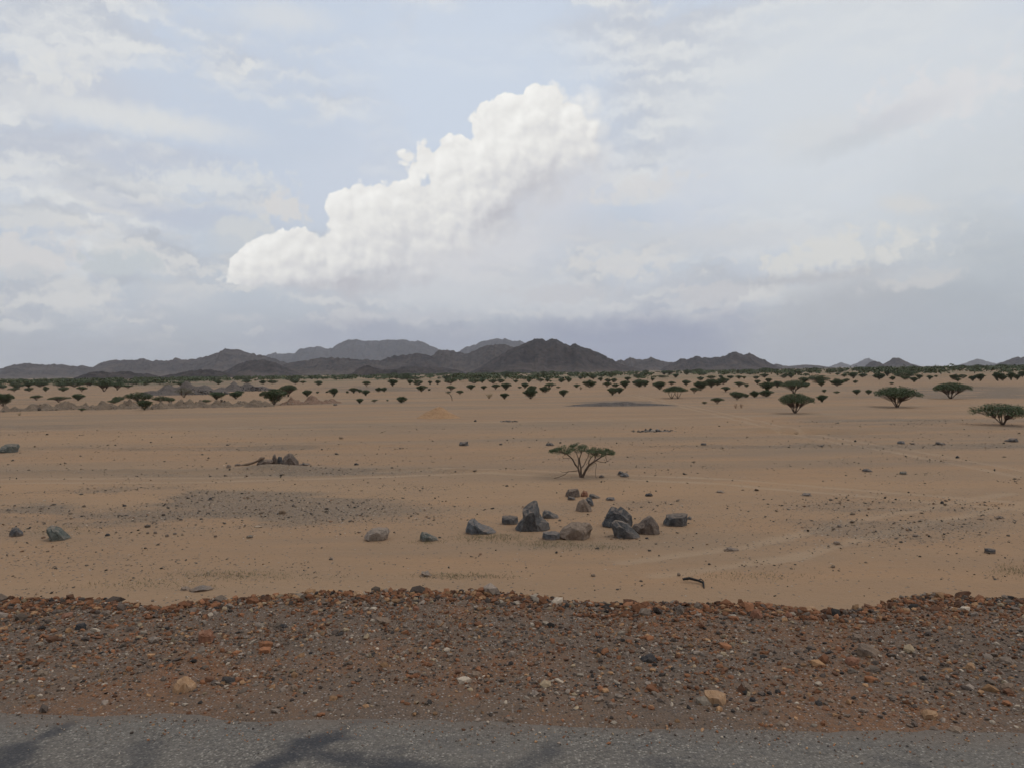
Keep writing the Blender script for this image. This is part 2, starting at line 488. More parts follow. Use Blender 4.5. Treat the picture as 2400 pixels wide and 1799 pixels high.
def mat_shoulder():
    m, t, b = new_mat('roadside_gravel_bed')
    P = coords(t, 'Position')
    big = noise(t, P, 0.55, 4, 0.55)
    fine = noise(t, P, 22.0, 4, 0.65)
    v = voro(t, P, 42.0, 'F1')
    cell = sep(t, voro(t, P, 42.0, 'F1', 'Color'))
    c = ramp(t, big, [(0.3, (0.120, 0.086, 0.063)), (0.5, (0.145, 0.094, 0.062)), (0.62, (0.185, 0.092, 0.047)), (0.78, (0.140, 0.095, 0.066))])
    c = mix(t, mrange(t, fine, 0.45, 0.7, 0, 0.6), c, (0.10, 0.078, 0.062))
    g = ramp(t, cell[0], [(0.0, (0.06, 0.055, 0.052)), (0.35, (0.15, 0.12, 0.10)), (0.6, (0.23, 0.15, 0.10)), (0.85, (0.30, 0.25, 0.21)), (1.0, (0.42, 0.38, 0.33))])
    c = mix(t, mrange(t, v, 0.3, 0.5, 0.75, 0.0) * mth(t, 'GREATER_THAN', cell[1], 0.35), c, g)
    put(t, b.inputs['Base Color'], c)
    bump(t, b, mrange(t, v, 0.0, 0.6, 1.0, 0.0) + fine * 0.4, 0.7, 0.02)
    return m

def mat_asphalt():
    m, t, b = new_mat('weathered_asphalt')
    P = coords(t, 'Position')
    v = voro(t, P, 60.0, 'F1')
    cell = sep(t, voro(t, P, 60.0, 'F1', 'Color'))
    big = noise(t, P, 0.9, 5, 0.6)
    mid = noise(t, vmth(t, 'MULTIPLY', P, (0.5, 1.0, 1.0)), 6.0, 4, 0.6)
    c = ramp(t, cell[0], [(0.0, (0.050, 0.044, 0.038)), (0.4, (0.140, 0.121, 0.100)), (0.8, (0.200, 0.173, 0.142)), (1.0, (0.34, 0.30, 0.245))])
    c = mix(t, mrange(t, v, 0.25, 0.6, 0.0, 0.7), c, (0.098, 0.083, 0.067))
    c = mix(t, mrange(t, big, 0.42, 0.68, 0.0, 0.45), c, (0.165, 0.140, 0.112))
    c = mix(t, mrange(t, mid, 0.5, 0.75, 0.0, 0.35), c, (0.085, 0.080, 0.076))
    dark_streak = mth(t, 'MULTIPLY', attr(t, 'dark_streak'), mrange(t, mid + (cell[1] - 0.5) * 0.35, 0.18, 0.55, 0.55, 1.0), clamp=True)  # asphalt colour darkened along the streak lines, broken up by noise
    c = mix(t, dark_streak * 0.92, c, (0.028, 0.028, 0.032))
    dust = mth(t, 'MULTIPLY', attr(t, 'dust'), mrange(t, mid, 0.3, 0.6, 0.5, 1.0), clamp=True)
    c = mix(t, dust * 0.8, c, (0.135, 0.100, 0.074))
    put(t, b.inputs['Base Color'], c)
    b.inputs['Roughness'].default_value = 0.85
    b.inputs['Specular IOR Level'].default_value = 0.3
    bump(t, b, mrange(t, v, 0.0, 0.6, 1.0, 0.0), 0.6, 0.008)
    return m

def mat_stones():
    m, t, b = new_mat('loose_stone')
    P = coords(t, 'Position')
    n = noise(t, P, 30.0, 3, 0.6)
    c = mix(t, 1.0, attr(t, 'tint', 'Color'), ramp(t, n, [(0.3, (0.7, 0.7, 0.7)), (0.7, (1.2, 1.17, 1.12))]), 'MULTIPLY')
    put(t, b.inputs['Base Color'], c)
    return m

def mat_rock(name, dark, mid, pale, scale=6.0, dust=0.5, drift=0.7):
    m, t, b = new_mat(name)
    bd = 0.05 if drift else 0.012
    P = coords(t, 'Object')
    n = noise(t, P, scale, 6, 0.62, 0.4)
    n2 = noise(t, P, scale * 0.35, 4, 0.55)
    v = voro(t, P, scale * 0.9, 'DISTANCE_TO_EDGE', detail=1.0)
    c = ramp(t, n, [(0.28, dark), (0.5, mid), (0.74, pale)])
    c = mix(t, mrange(t, n2, 0.5, 0.72, 0.0, 0.4), c, (0.20, 0.145, 0.105))
    c = mix(t, mrange(t, v, 0.0, 0.035, 0.5, 0.0), c, tuple(0.5 * x for x in dark))
    N = sep(t, S(t, t.nodes.new('ShaderNodeNewGeometry').outputs['True Normal']))
    up = mrange(t, N[2] + (n - 0.5) * 0.9, 0.62, 1.05, 0.0, dust)
    c = mix(t, up, c, (0.27, 0.19, 0.13))
    oz = sep(t, P)[2]
    c = mix(t, mrange(t, oz + (n2 - 0.5) * 0.16, 0.03, 0.09, drift, 0.0), c, (0.225, 0.150, 0.097))
    put(t, b.inputs['Base Color'], c)
    b.inputs['Roughness'].default_value = 0.85
    bump(t, b, n * 1.4 + n2 * 0.6 + noise(t, P, scale * 3.5, 4, 0.65) * 0.6, 0.9, bd)
    return m

def mat_hill(name, lo, hi, tan, tanf):
    m, t, b = new_mat(name)
    P = coords(t, 'Position')
    n = noise(t, P, 0.016, 8, 0.7)
    n2 = noise(t, P, 0.006, 6, 0.65)
    n3 = noise(t, vmth(t, 'MULTIPLY', P, (1.0, 0.45, 0.6)), 0.07, 5, 0.72)
    c = ramp(t, n, [(0.36, lo), (0.64, hi)])
    c = mix(t, mrange(t, n3, 0.48, 0.62, 0.0, 0.75), c, tuple(0.35 * x for x in lo))
    c = mix(t, mrange(t, n3, 0.42, 0.30, 0.0, 0.5), c, tuple(1.5 * x for x in hi))
    s = mth(t, 'MULTIPLY', mrange(t, n2, 0.52, 0.68, 0.0, 1.0), tanf)
    c = mix(t, s, c, tan)
    c = mix(t, mth(t, 'MULTIPLY', attr(t, 'gully'), mrange(t, n3, 0.35, 0.55, 0.25, 0.85)), c, tan)
    foot = mth(t, 'MULTIPLY', attr(t, 'foot'), mrange(t, n, 0.3, 0.6, 0.3, 1.0))
    c = mix(t, foot * 0.7, c, tan)
    put(t, b.inputs['Base Color'], c)
    bump(t, b, n3 + n * 1.5, 1.0, 14.0)
    return m

def mat_leaf(name, a, c2):
    m, t, b = new_mat(name)
    oi = S(t, t.nodes.new('ShaderNodeObjectInfo').outputs['Random'])
    c = mix(t, attr(t, 'tint'), a, c2)
    c = mix(t, mrange(t, oi, 0.0, 1.0, 0.0, 0.35), c, (0.075, 0.085, 0.042))
    put(t, b.inputs['Base Color'], c)
    b.inputs['Roughness'].default_value = 0.7
    return m

def mat_plain(name, a, c2, scale=12.0):
    m, t, b = new_mat(name)
    n = noise(t, coords(t, 'Object'), scale, 4, 0.6)
    put(t, b.inputs['Base Color'], ramp(t, n, [(0.3, a), (0.7, c2)]))
    bump(t, b, n, 0.5, 0.02)
    return m

M_SAND, M_SHOULDER, M_ASPHALT, M_STONE = mat_sand(), mat_shoulder(), mat_asphalt(), mat_stones()
ROCK = {
    'dark': mat_rock('dark_basalt', (0.040, 0.040, 0.042), (0.075, 0.074, 0.074), (0.125, 0.120, 0.115)),
    'grey': mat_rock('grey_rock', (0.052, 0.050, 0.049), (0.090, 0.086, 0.083), (0.145, 0.136, 0.128)),
    'blue': mat_rock('blue_grey_rock', (0.058, 0.062, 0.066), (0.104, 0.108, 0.112), (0.165, 0.167, 0.168)),
    'green': mat_rock('green_grey_rock', (0.060, 0.066, 0.058), (0.105, 0.112, 0.098), (0.16, 0.165, 0.145)),
    'tan': mat_rock('tan_rock', (0.125, 0.092, 0.070), (0.195, 0.143, 0.106), (0.26, 0.195, 0.145)),
    'pale': mat_rock('pale_rock', (0.16, 0.128, 0.102), (0.235, 0.19, 0.152), (0.31, 0.255, 0.205)),
    'brown': mat_rock('brown_rock', (0.075, 0.056, 0.046), (0.125, 0.095, 0.077), (0.18, 0.14, 0.112)),
    'red': mat_rock('red_brown_rock', (0.14, 0.062, 0.036), (0.22, 0.10, 0.058), (0.30, 0.15, 0.09), 14.0, 0.2, 0.0),
    'orange': mat_rock('orange_tan_rock', (0.24, 0.135, 0.070), (0.35, 0.205, 0.108), (0.42, 0.27, 0.16), 14.0, 0.2, 0.0),
    'black': mat_rock('black_stone', (0.018, 0.018, 0.019), (0.034, 0.034, 0.036), (0.062, 0.06, 0.06), 14.0, 0.15, 0.0),
}
M_LEAF = mat_leaf('acacia_leaf', (0.038, 0.052, 0.025), (0.096, 0.122, 0.058))
M_SCRUB = mat_leaf('scrub_leaf', (0.048, 0.060, 0.030), (0.105, 0.122, 0.062))
M_LEAF_NEAR = mat_leaf('near_acacia_leaf', (0.048, 0.064, 0.030), (0.100, 0.126, 0.062))
M_LEAF_DRY = mat_leaf('dry_leaf', (0.075, 0.066, 0.040), (0.13, 0.115, 0.070))
M_BARK = mat_plain('acacia_bark', (0.085, 0.058, 0.042), (0.16, 0.115, 0.085))
M_DEAD = mat_plain('dead_wood', (0.24, 0.18, 0.11), (0.40, 0.31, 0.19))
M_TWIG = mat_plain('reddish_dry_twig', (0.20, 0.12, 0.075), (0.30, 0.19, 0.12))
M_CHAR = mat_plain('charred_wood', (0.014, 0.013, 0.013), (0.04, 0.037, 0.035))

# ------------------------------------------------------------------ desert floor
def spread(a, b, step0, grow):
    out, v, s = [a], a, step0
    while v < b:
        v += s; s *= grow; out.append(v)
    return out

TRACKS = [[(1480, 925), (1700, 972), (1900, 1020), (2150, 1062), (2420, 1112)], [(-20, 1128), (500, 1122), (1150, 1104), (1700, 1126), (2420, 1185)], [(-20, 1008), (600, 1000), (1300, 985), (2000, 968)], [(1500, 1330), (1800, 1290), (2100, 1215), (2420, 1160)]]
def track_mask(x, y):
    m = np.zeros_like(x)
    for tr in TRACKS:
        P = np.array([on_plane(a, b, GZ) for a, b in tr])
        for off in (-.8, .8):
            best = np.full_like(x, 99.0)
            for (ax, ay), (bx, by) in zip(P[:-1], P[1:]):
                L = math.hypot(bx - ax, by - ay); nx, ny = -(by - ay) / L * off, (bx - ax) / L * off
                k = np.clip(((x - ax - nx) * (bx - ax) + (y - ay - ny) * (by - ay)) / L ** 2, 0, 1)
                best = np.minimum(best, np.hypot(x - ax - nx - k * (bx - ax), y - ay - ny - k * (by - ay)))
            m = np.maximum(m, 1 - sstep(best + (fbm(x / 1.2, y / 1.2, 2, 88) - .5) * .3, .12, .42))
    return m

def build_ground():
    ys = spread(9, 42, .16, 1.0) + spread(42.2, 150, .3, 1.012)[1:] + spread(152, 16000, 3, 1.045)
    ys = sorted(set([-v for v in spread(12, 16000, 20, 1.25)] + [-6, 0, 5] + ys))
    xh = spread(.09, 22, .18, 1.0) + spread(22.3, 130, .3, 1.015)[1:] + spread(133, 16000, 4, 1.05)
    xs = np.array([-v for v in xh[::-1]] + xh); ys = np.array(ys)
    X, Y = np.meshgrid(xs, ys)
    tm = track_mask(X, Y)
    Z = gh(X, Y) - .03 * tm
    V = np.stack([X, Y, Z], -1).reshape(-1, 3)
    me = mesh_np('ground', V, grid_faces(len(ys), len(xs)), True, [('gravel', 'POINT', 'FLOAT', gmask(X, Y)), ('track', 'POINT', 'FLOAT', tm)])
    link('ground', me, M_SAND, kind='structure')
build_ground()

# ------------------------------------------------------------------ road and shoulder
EA, EB = on_plane(0, 1664, 0.0), on_plane(2400, 1715, 0.0)
_rl = math.hypot(EB[0] - EA[0], EB[1] - EA[1])
RD = ((EB[0] - EA[0]) / _rl, (EB[1] - EA[1]) / _rl)       # along the road
RN = (-RD[1], RD[0])                                      # away from the road
_s0 = -EA[0] * RD[0] - EA[1] * RD[1]
R0 = (EA[0] + _s0 * RD[0], EA[1] + _s0 * RD[1])           # foot of the perpendicular from the camera
def st_to_xy(s, t): return R0[0] + s * RD[0] + t * RN[0], R0[1] + s * RD[1] + t * RN[1]
def xy_to_st(x, y): return (x - R0[0]) * RD[0] + (y - R0[1]) * RD[1], (x - R0[0]) * RN[0] + (y - R0[1]) * RN[1]

CREST = [(-200, 1391), (0, 1391), (110, 1394), (230, 1396), (275, 1405), (345, 1414), (430, 1411), (490, 1398), (560, 1394), (640, 1388), (800, 1380), (970, 1376), (1130, 1377), (1215, 1383), (1265, 1392), (1340, 1401), (1415, 1407),
         (1600, 1406), (1680, 1405), (1800, 1408), (1875, 1419), (1960, 1422), (2015, 1419), (2070, 1407), (2100, 1390), (2180, 1385), (2290, 1388), (2400, 1392), (2600, 1392)]
_cr = np.array([xy_to_st(*on_plane(a, b, 0.0)) for a, b in CREST])

def crest(s):
    s = np.asarray(s, float)
    inside = np.interp(s, _cr[:, 0], _cr[:, 1])
    wob = (fbm(s / 1.3, s * 0, 3, 91) - .5) * .8
    out = np.minimum(np.abs(s - np.clip(s, _cr[0, 0], _cr[-1, 0])), 1.0)
    return inside + wob * (out + .04) + (fbm(s / .25, s * 0 + 3, 2, 92) - .5) * .10

def shoulder_z(s, t):
    c = crest(s)
    u = t / c
    z = -.012 - .03 * sstep(t, .1, 1.2) + (fbm(s / .9, t / .5, 3, 41) - .5) * .09 * sstep(u, .05, .4) * (1 - .5 * sstep(u, .8, 1)) + (fbm(s / .12, t / .12, 2, 43) - .5) * .02 * sstep(u, .02, .2)
    drop = np.maximum(t - c, 0)
    return z - np.minimum(drop * .62 + .06 * sstep(drop, 0, .15), 4.0)

def build_road():
    sf = np.arange(-10, 10.01, .07)
    s = np.array([-4000, -1000, -300, -80, -30, -15] + list(sf) + [15, 30, 80, 300, 1000, 4000])
    # asphalt: dark streaks and a dusty, ragged outer edge
    t = np.array([-10.2, -8, -6, -4, -3] + list(np.arange(-2.2, .001, .05)))
    Sg, Tg = np.meshgrid(s, t)
    edge = (fbm(Sg / .8, Sg * 0, 3, 61) - .5) * .16 + (fbm(Sg / .15, Sg * 0 + 5, 2, 62) - .5) * .05
    T2 = Tg + edge * sstep(Tg, -1.0, 0)
    X, Y = st_to_xy(Sg, T2)
    Z = (fbm(Sg / 2, Tg / 1, 2, 63) - .5) * .012 - .012 * sstep(Tg, -.08, 0)
    px, py = project(X, Y, Z)
    wx = (fbm(X / .35, Y / .35, 4, 64) - .5) * 90
    wy = (fbm(X / .35, Y / .35, 4, 65) - .5) * 60
    dark_streak = np.zeros_like(X)
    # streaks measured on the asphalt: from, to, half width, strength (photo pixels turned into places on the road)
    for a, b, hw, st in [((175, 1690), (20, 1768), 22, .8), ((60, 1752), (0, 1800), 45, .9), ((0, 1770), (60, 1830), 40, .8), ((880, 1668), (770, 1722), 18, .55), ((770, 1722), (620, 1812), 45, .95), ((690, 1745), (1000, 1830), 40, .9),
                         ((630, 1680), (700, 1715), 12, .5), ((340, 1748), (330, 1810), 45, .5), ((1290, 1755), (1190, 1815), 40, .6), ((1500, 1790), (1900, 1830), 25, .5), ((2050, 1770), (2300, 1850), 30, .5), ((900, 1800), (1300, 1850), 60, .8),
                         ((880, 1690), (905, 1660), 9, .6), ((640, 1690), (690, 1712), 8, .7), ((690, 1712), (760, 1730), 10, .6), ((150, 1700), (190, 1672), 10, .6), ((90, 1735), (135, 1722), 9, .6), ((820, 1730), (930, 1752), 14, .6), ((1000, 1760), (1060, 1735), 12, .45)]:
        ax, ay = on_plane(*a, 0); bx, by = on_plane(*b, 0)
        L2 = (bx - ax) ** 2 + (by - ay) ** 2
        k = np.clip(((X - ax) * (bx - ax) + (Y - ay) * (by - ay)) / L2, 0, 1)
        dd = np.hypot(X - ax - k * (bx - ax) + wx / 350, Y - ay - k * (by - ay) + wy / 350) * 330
        dark_streak = np.maximum(dark_streak, st * (1 - sstep(dd, hw * .55, hw * 1.15)))
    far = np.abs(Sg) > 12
    dark_streak = np.where(far, 0.15, dark_streak)
    dust = sstep(T2 + (fbm(Sg / .5, Tg / .2, 3, 66) - .5) * .35, -.30, .02)
    link('road', mesh_np('road', np.stack([X, Y, Z], -1).reshape(-1, 3), grid_faces(len(t), len(s)), True, [('dark_streak', 'POINT', 'FLOAT', dark_streak), ('dust', 'POINT', 'FLOAT', dust)]), M_ASPHALT, kind='structure')
    # shoulder with its crest and the bank down to the desert, and the far bank behind the camera
    t = np.array(list(np.arange(-.25, 5.0, .06)) + [5.3, 5.8, 6.4, 7.2, 8.2, 9.5])
    Sg, Tg = np.meshgrid(s, t)
    X, Y = st_to_xy(Sg, Tg)
    Z = shoulder_z(Sg, np.maximum(Tg, 0)) - .05 * sstep(-Tg, 0, .2)
    link('embankment', mesh_np('embankment', np.stack([X, Y, Z], -1).reshape(-1, 3), grid_faces(len(t), len(s)), True), M_SHOULDER, kind='structure')
    t = np.array([-16, -13, -12.4, -12, -10.0])
    Sg, Tg = np.meshgrid(s[::6], t)
    X, Y = st_to_xy(Sg, Tg)
    Z = -.06 - np.maximum(-Tg - 12, 0) * .8 + (fbm(Sg, Tg, 2, 7) - .5) * .05
    link('road_verge', mesh_np('road_verge', np.stack([X, Y, Z], -1).reshape(-1, 3), grid_faces(len(t), len(s[::6])), True), M_SHOULDER, kind='structure')
build_road()

# ------------------------------------------------------------------ loose stones, too many to count
def _ico():
    bm = bmesh.new(); bmesh.ops.create_icosphere(bm, subdivisions=1, radius=1.0)
    V = np.array([v.co[:] for v in bm.verts]); F = np.array([[v.index for v in f.verts] for f in bm.faces]); bm.free()
    return V, F
ICO_V, ICO_F = _ico()

def stones_mesh(name, x, y, z, size, tint, seed, flat=0.6):
    rs = np.random.RandomState(seed)
    n = len(x)
    jit = rs.uniform(.62, 1.25, (n, len(ICO_V), 1))
    P = ICO_V[None] * jit
    sc = np.stack([rs.uniform(.8, 1.45, n), rs.uniform(.6, 1.1, n), rs.uniform(.4, .9, n) * flat / .6], -1) * size[:, None]
    P = P * sc[:, None, :]
    a = rs.uniform(0, 2 * math.pi, n); ca, sa = np.cos(a)[:, None], np.sin(a)[:, None]
    b = rs.uniform(-.5, .5, n); cb, sb = np.cos(b)[:, None], np.sin(b)[:, None]
    X, Y, Z = P[..., 0], P[..., 1], P[..., 2]
    X, Z = X * cb - Z * sb, X * sb + Z * cb
    X, Y = X * ca - Y * sa, X * sa + Y * ca
    V = np.stack([X + x[:, None], Y + y[:, None], Z + (z + size * .22)[:, None]], -1).reshape(-1, 3)
    F = (ICO_F[None] + (np.arange(n) * len(ICO_V))[:, None, None]).reshape(-1, 3)
    T = np.repeat(np.concatenate([tint, np.ones((n, 1))], -1)[:, None, :], len(ICO_V), 1).reshape(-1, 4)
    return mesh_np(name, V, F, False, [('tint', 'POINT', 'FLOAT_COLOR', T)])

PAL = np.array([1.10, 1.0, .90]) * np.array([(.30, .15, .085), (.24, .12, .07), (.38, .24, .14), (.21, .175, .15), (.29, .25, .22), (.46, .41, .35), (.055, .052, .052), (.12, .10, .09), (.16, .09, .06), (.34, .28, .20)])
def build_gravel():
    rs = np.random.RandomState(5)
    n = 46000
    s = rs.uniform(-8.6, 8.6, n); c = crest(s)
    u = rs.uniform(0.0, 1.0, n) ** .9
    t = .02 + u * (c - .0)
    size = .0106 * np.exp(rs.normal(0, .5, n)) * (1 + .9 * sstep(u, .72, 1.0))
    big = rs.rand(n) < .012
    size = np.where(big, size * rs.uniform(1.6, 2.6, n), size)
    keep = rs.rand(n) < (.35 + .65 * sstep(u, .0, .22)) * (.55 + .45 * sstep(fbm(s / .7, t / .4, 3, 71), .35, .55))
    red = np.clip(sstep(u, .45, 1.0) * .95 + (fbm(s / 1.6, t / .6, 3, 72) - .5) * 2.0, 0, 1)
    pr = np.array([.28, .22, .14, .08, .05, .02, .03, .08, .14, .02]); pg = np.array([.13, .09, .09, .18, .14, .08, .05, .12, .08, .04])
    pr, pg = pr / pr.sum(), pg / pg.sum()
    idx = np.where(rs.rand(n) < red, rs.choice(10, n, p=pr), rs.choice(10, n, p=pg))
    tint = PAL[idx] * rs.uniform(.55, 1.25, (n, 1)) * (.76 - .08 * u[:, None])
    s, t, size, tint = s[keep], t[keep], size[keep], tint[keep]
    x, y = st_to_xy(s, t)
    link('gravel', stones_mesh('gravel', x, y, shoulder_z(s, t), size, tint, 1), M_STONE, kind='stuff', label='loose brown and grey gravel covering the road shoulder', cat='gravel')
    # coarser reddish rubble along the crest and down the bank
    n = 5200
    s = rs.uniform(-9, 9, n); c = crest(s)
    t = c + np.where(rs.rand(n) < .6, rs.normal(-.12, .16, n), rs.uniform(0, 4, n))
    size = .017 * np.exp(rs.normal(0, .45, n))
    tint = PAL[rs.choice(10, n, p=pr)] * rs.uniform(.5, 1.0, (n, 1)) * .74
    x, y = st_to_xy(s, t)
    link('rubble', stones_mesh('rubble', x, y, shoulder_z(s, t), size, tint, 2, .7), M_STONE, kind='stuff', label='reddish broken stone edging the top of the road bank', cat='rubble')
    # grit swept onto the asphalt
    n = 2600
    s = rs.uniform(-8, 8, n); t = -np.abs(rs.normal(0, .22, n)) - .01
    tint = PAL[rs.choice(10, n, p=pg)] * rs.uniform(.6, 1.1, (n, 1))
    x, y = st_to_xy(s, t)
    link('road_grit', stones_mesh('road_grit', x, y, np.full(n, .0), .0055 * np.exp(rs.normal(0, .4, n)), tint, 3), M_STONE, kind='stuff', label='small grit strewn over the asphalt edge', cat='gravel')
build_gravel()

def build_pebbles():
    rs = np.random.RandomState(8)
    n = 230000
    y = 13 + 62 * rs.rand(n) ** 1.35
    x = (rs.rand(n) * 2 - 1) * (y * .72 + 4)
    g = gmask(x, y)
    cl = fbm(x / 1.6, y / 1.1, 3, 81)
    p = (.009 + .62 * g ** 1.3 + .30 * sstep(cl, .60, .8)) * .5 * (1 - .55 * sstep(y, 30, 60))
    k = rs.rand(n) < p
    x, y, g = x[k], y[k], g[k]; n = len(x)
    size = (.016 + .00022 * y) * np.exp(rs.normal(0, .5, n))
    size = np.where(rs.rand(n) < .012, size * rs.uniform(1.5, 2.3, n), size)
    pal = np.array([(.055, .048, .044), (.095, .080, .070), (.14, .110, .088), (.19, .145, .110), (.16, .10, .068), (.36, .30, .24)])
    tint = pal[rs.choice(6, n, p=[.24, .28, .22, .13, .08, .05])] * rs.uniform(.75, 1.15, (n, 1)) * np.array([1.22, 1.15, 1.05])
    link('pebbles', stones_mesh('pebbles', x, y, gh(x, y), size, tint, 4, .55), M_STONE, kind='stuff', label='small dark pebbles scattered over the sandy plain', cat='pebbles')
build_pebbles()

# ------------------------------------------------------------------ placing by pixel: the direction meets the desert floor
def place(px, py):
    x, y = on_plane(px, py, GZ)
    for _ in range(2):
        if y > 120: break
        x, y = on_plane(px, py, float(gh(x, y)))
    z = float(gh(x, y))
    r = ray(px, py)
    m = y / r[1]                      # metres per photo pixel at that depth
    return x, y, z, m, -math.atan2(x, y)

def place_shoulder(px, py):
    z = 0.0
    for _ in range(4):
        x, y = on_plane(px, py, z)
        z = float(shoulder_z(*xy_to_st(x, y)))
    return x, y, z, y / ray(px, py)[1], -math.atan2(x, y)

# ------------------------------------------------------------------ rocks
def rock_outline(rs, kind):
    if kind == 'flat': n, lo, hi = 8, .55, 1.0
    else: n, lo, hi = 8, .78, 1.05
    pts = []
    a0 = rs.uniform(0, .4)
    for i in range(n):
        a = math.pi * (i / (n - 1))
        r = rs.uniform(lo, hi) if 0 < i < n - 1 else 1.0
        sup = (abs(math.cos(a)) ** 3 + abs(math.sin(a)) ** 3) ** (-1 / 3)
        pts.append((.5 * math.cos(a) * r * min(sup, 1.25), math.sin(a) * r * min(sup, 1.2)))
    u = [p[0] for p in pts]; v = [p[1] for p in pts]
    mu, Mu, Mv = min(u), max(u), max(v)
    return [((p[0] - mu) / (Mu - mu) - .5, p[1] / Mv) for p in pts]

def rock_mesh(name, outline, w, h, d, seed, cuts=2, rough=.05):
    """a broken block: the outline fills the middle section, smaller sections in front and behind, then split and roughened"""
    rs = random.Random(seed)
    bm = bmesh.new()
    base = [(u * w, v * h) for u, v in outline] + [(-.44 * w, -.14 * h), (0.02 * w, -.16 * h), (.44 * w, -.14 * h)]
    if outline[0][0] < outline[-1][0]: base = [(u * w, v * h) for u, v in outline] + [(.44 * w, -.14 * h), (0.02 * w, -.16 * h), (-.44 * w, -.14 * h)]
    cu = sum(p[0] for p in base) / len(base)
    rings = []
    for k, (sc, dy) in enumerate(((.58, -.5), (.90, -.24), (1.0, .04), (.86, .3), (.5, .5))):
        ou, ov = rs.uniform(-.06, .06) * w, rs.uniform(.9, 1.04)
        ring = []
        for (u, v) in base:
            js = 1 + rs.uniform(-.09, .05) * (0 if k == 2 else 1)
            vv = v * (sc * .55 + .45) * js * (ov if k != 2 else 1) if v > 0 else v
            ring.append(bm.verts.new(((u - cu) * sc * js + cu + (ou if k != 2 else 0), dy * d + rs.uniform(-.07, .07) * d, vv)))
        rings.append(ring)
    n = len(base)
    for a, b in zip(rings[:-1], rings[1:]):
        for i in range(n):
            j = (i + 1) % n
            q = (a[i], a[j], b[j], b[i])
            if rs.random() < .5:
                bm.faces.new((q[0], q[1], q[2])); bm.faces.new((q[0], q[2], q[3]))
            else:
                bm.faces.new((q[0], q[1], q[3])); bm.faces.new((q[1], q[2], q[3]))
    bm.faces.new(rings[0][::-1]); bm.faces.new(rings[-1])
    bmesh.ops.triangulate(bm, faces=bm.faces[:])
    bmesh.ops.recalc_face_normals(bm, faces=bm.faces[:])
    if cuts:
        bmesh.ops.subdivide_edges(bm, edges=bm.edges[:], cuts=cuts, use_grid_fill=True, fractal=rough * 6, along_normal=.6, seed=seed)
        bmesh.ops.triangulate(bm, faces=bm.faces[:])
    me = bpy.data.meshes.new(name); bm.to_mesh(me); bm.free()
    return me

def rock(name, px, py, w, h, mat, label, outline=None, seed=None, depth=.85, shoulder=False, sink=.03, cat='rock', group=None, cuts=2, tilt=0.0):
    x, y, z, m, rz = place_shoulder(px, py) if shoulder else place(px, py)
    seed = int(px * 7 + py) if seed is None else seed
    rs = random.Random(seed)
    W, H = w * m, h * m
    D = W * depth
    if outline is None:
        outline = rock_outline(rs, 'flat' if h < .4 * w else 'block')
    me = rock_mesh(name, outline, W, H, D, seed, cuts)
    # the base line in the photo is the front foot of the rock: its middle stands a little behind it
    k = .30 * D / math.hypot(x, y)
    o = link(name, me, ROCK[mat], loc=(x * (1 + k), y * (1 + k), z - sink * H), rz=rz, label=label, cat=cat, group=group)
    o.rotation_euler[1] = tilt
    return o

OUT_C = [(.5, .12), (.46, .30), (.30, .42), (.22, .55), (.20, .72), (.14, .97), (.07, 1.0), (-.10, .90), (-.27, .74), (-.28, .55), (-.26, .46), (-.38, .32), (-.5, .10)]
OUT_A = [(.5, .10), (.34, .34), (.16, .44), (.0, .62), (-.14, .78), (-.26, 1.0), (-.40, .86), (-.47, .45), (-.5, .08)]
OUT_G = [(.5, .22), (.47, .55), (.36, .72), (.22, .92), (.10, 1.0), (.02, .90), (-.06, .97), (-.2, .98), (-.30, .72), (-.40, .42), (-.5, .18)]
OUT_H = [(.5, .04), (.42, .22), (.24, .52), (.06, .80), (-.12, .94), (-.34, 1.0), (-.48, .86), (-.5, .66), (-.42, .34), (-.40, .10)]
OUT_F = [(.40, .10), (.44, .42), (.5, .62), (.42, .93), (.1, 1.0), (-.14, .96), (-.36, .72), (-.47, .42), (-.5, .24), (-.44, .06)]
OUT_J = [(.46, .06), (.5, .95), (.36, 1.0), (.0, .96), (-.2, .92), (-.36, .84), (-.40, .55), (-.48, .30), (-.5, .06)]
OUT_I = [(.5, .12), (.45, .52), (.34, .74), (.18, 1.0), (.04, .88), (-.10, .76), (-.24, .58), (-.40, .50), (-.5, .30), (-.34, .06)]
OUT_K = [(.5, .10), (.46, .40), (.28, .66), (.14, .92), (-.02, 1.0), (-.28, .82), (-.44, .46), (-.5, .08)]
OUT_B = [(.5, .10), (.48, .86), (.2, .98), (-.2, 1.0), (-.48, .92), (-.5, .08)]
OUT_S = [(.5, .30), (.47, .95), (.38, 1.0), (.16, .66), (-.10, .48), (-.30, .30), (-.46, .24), (-.5, .06), (-.2, .02)]
OUT_W = [(.5, .06), (.38, .40), (.12, .66), (-.14, .92), (-.36, 1.0), (-.46, .7), (-.5, .08)]

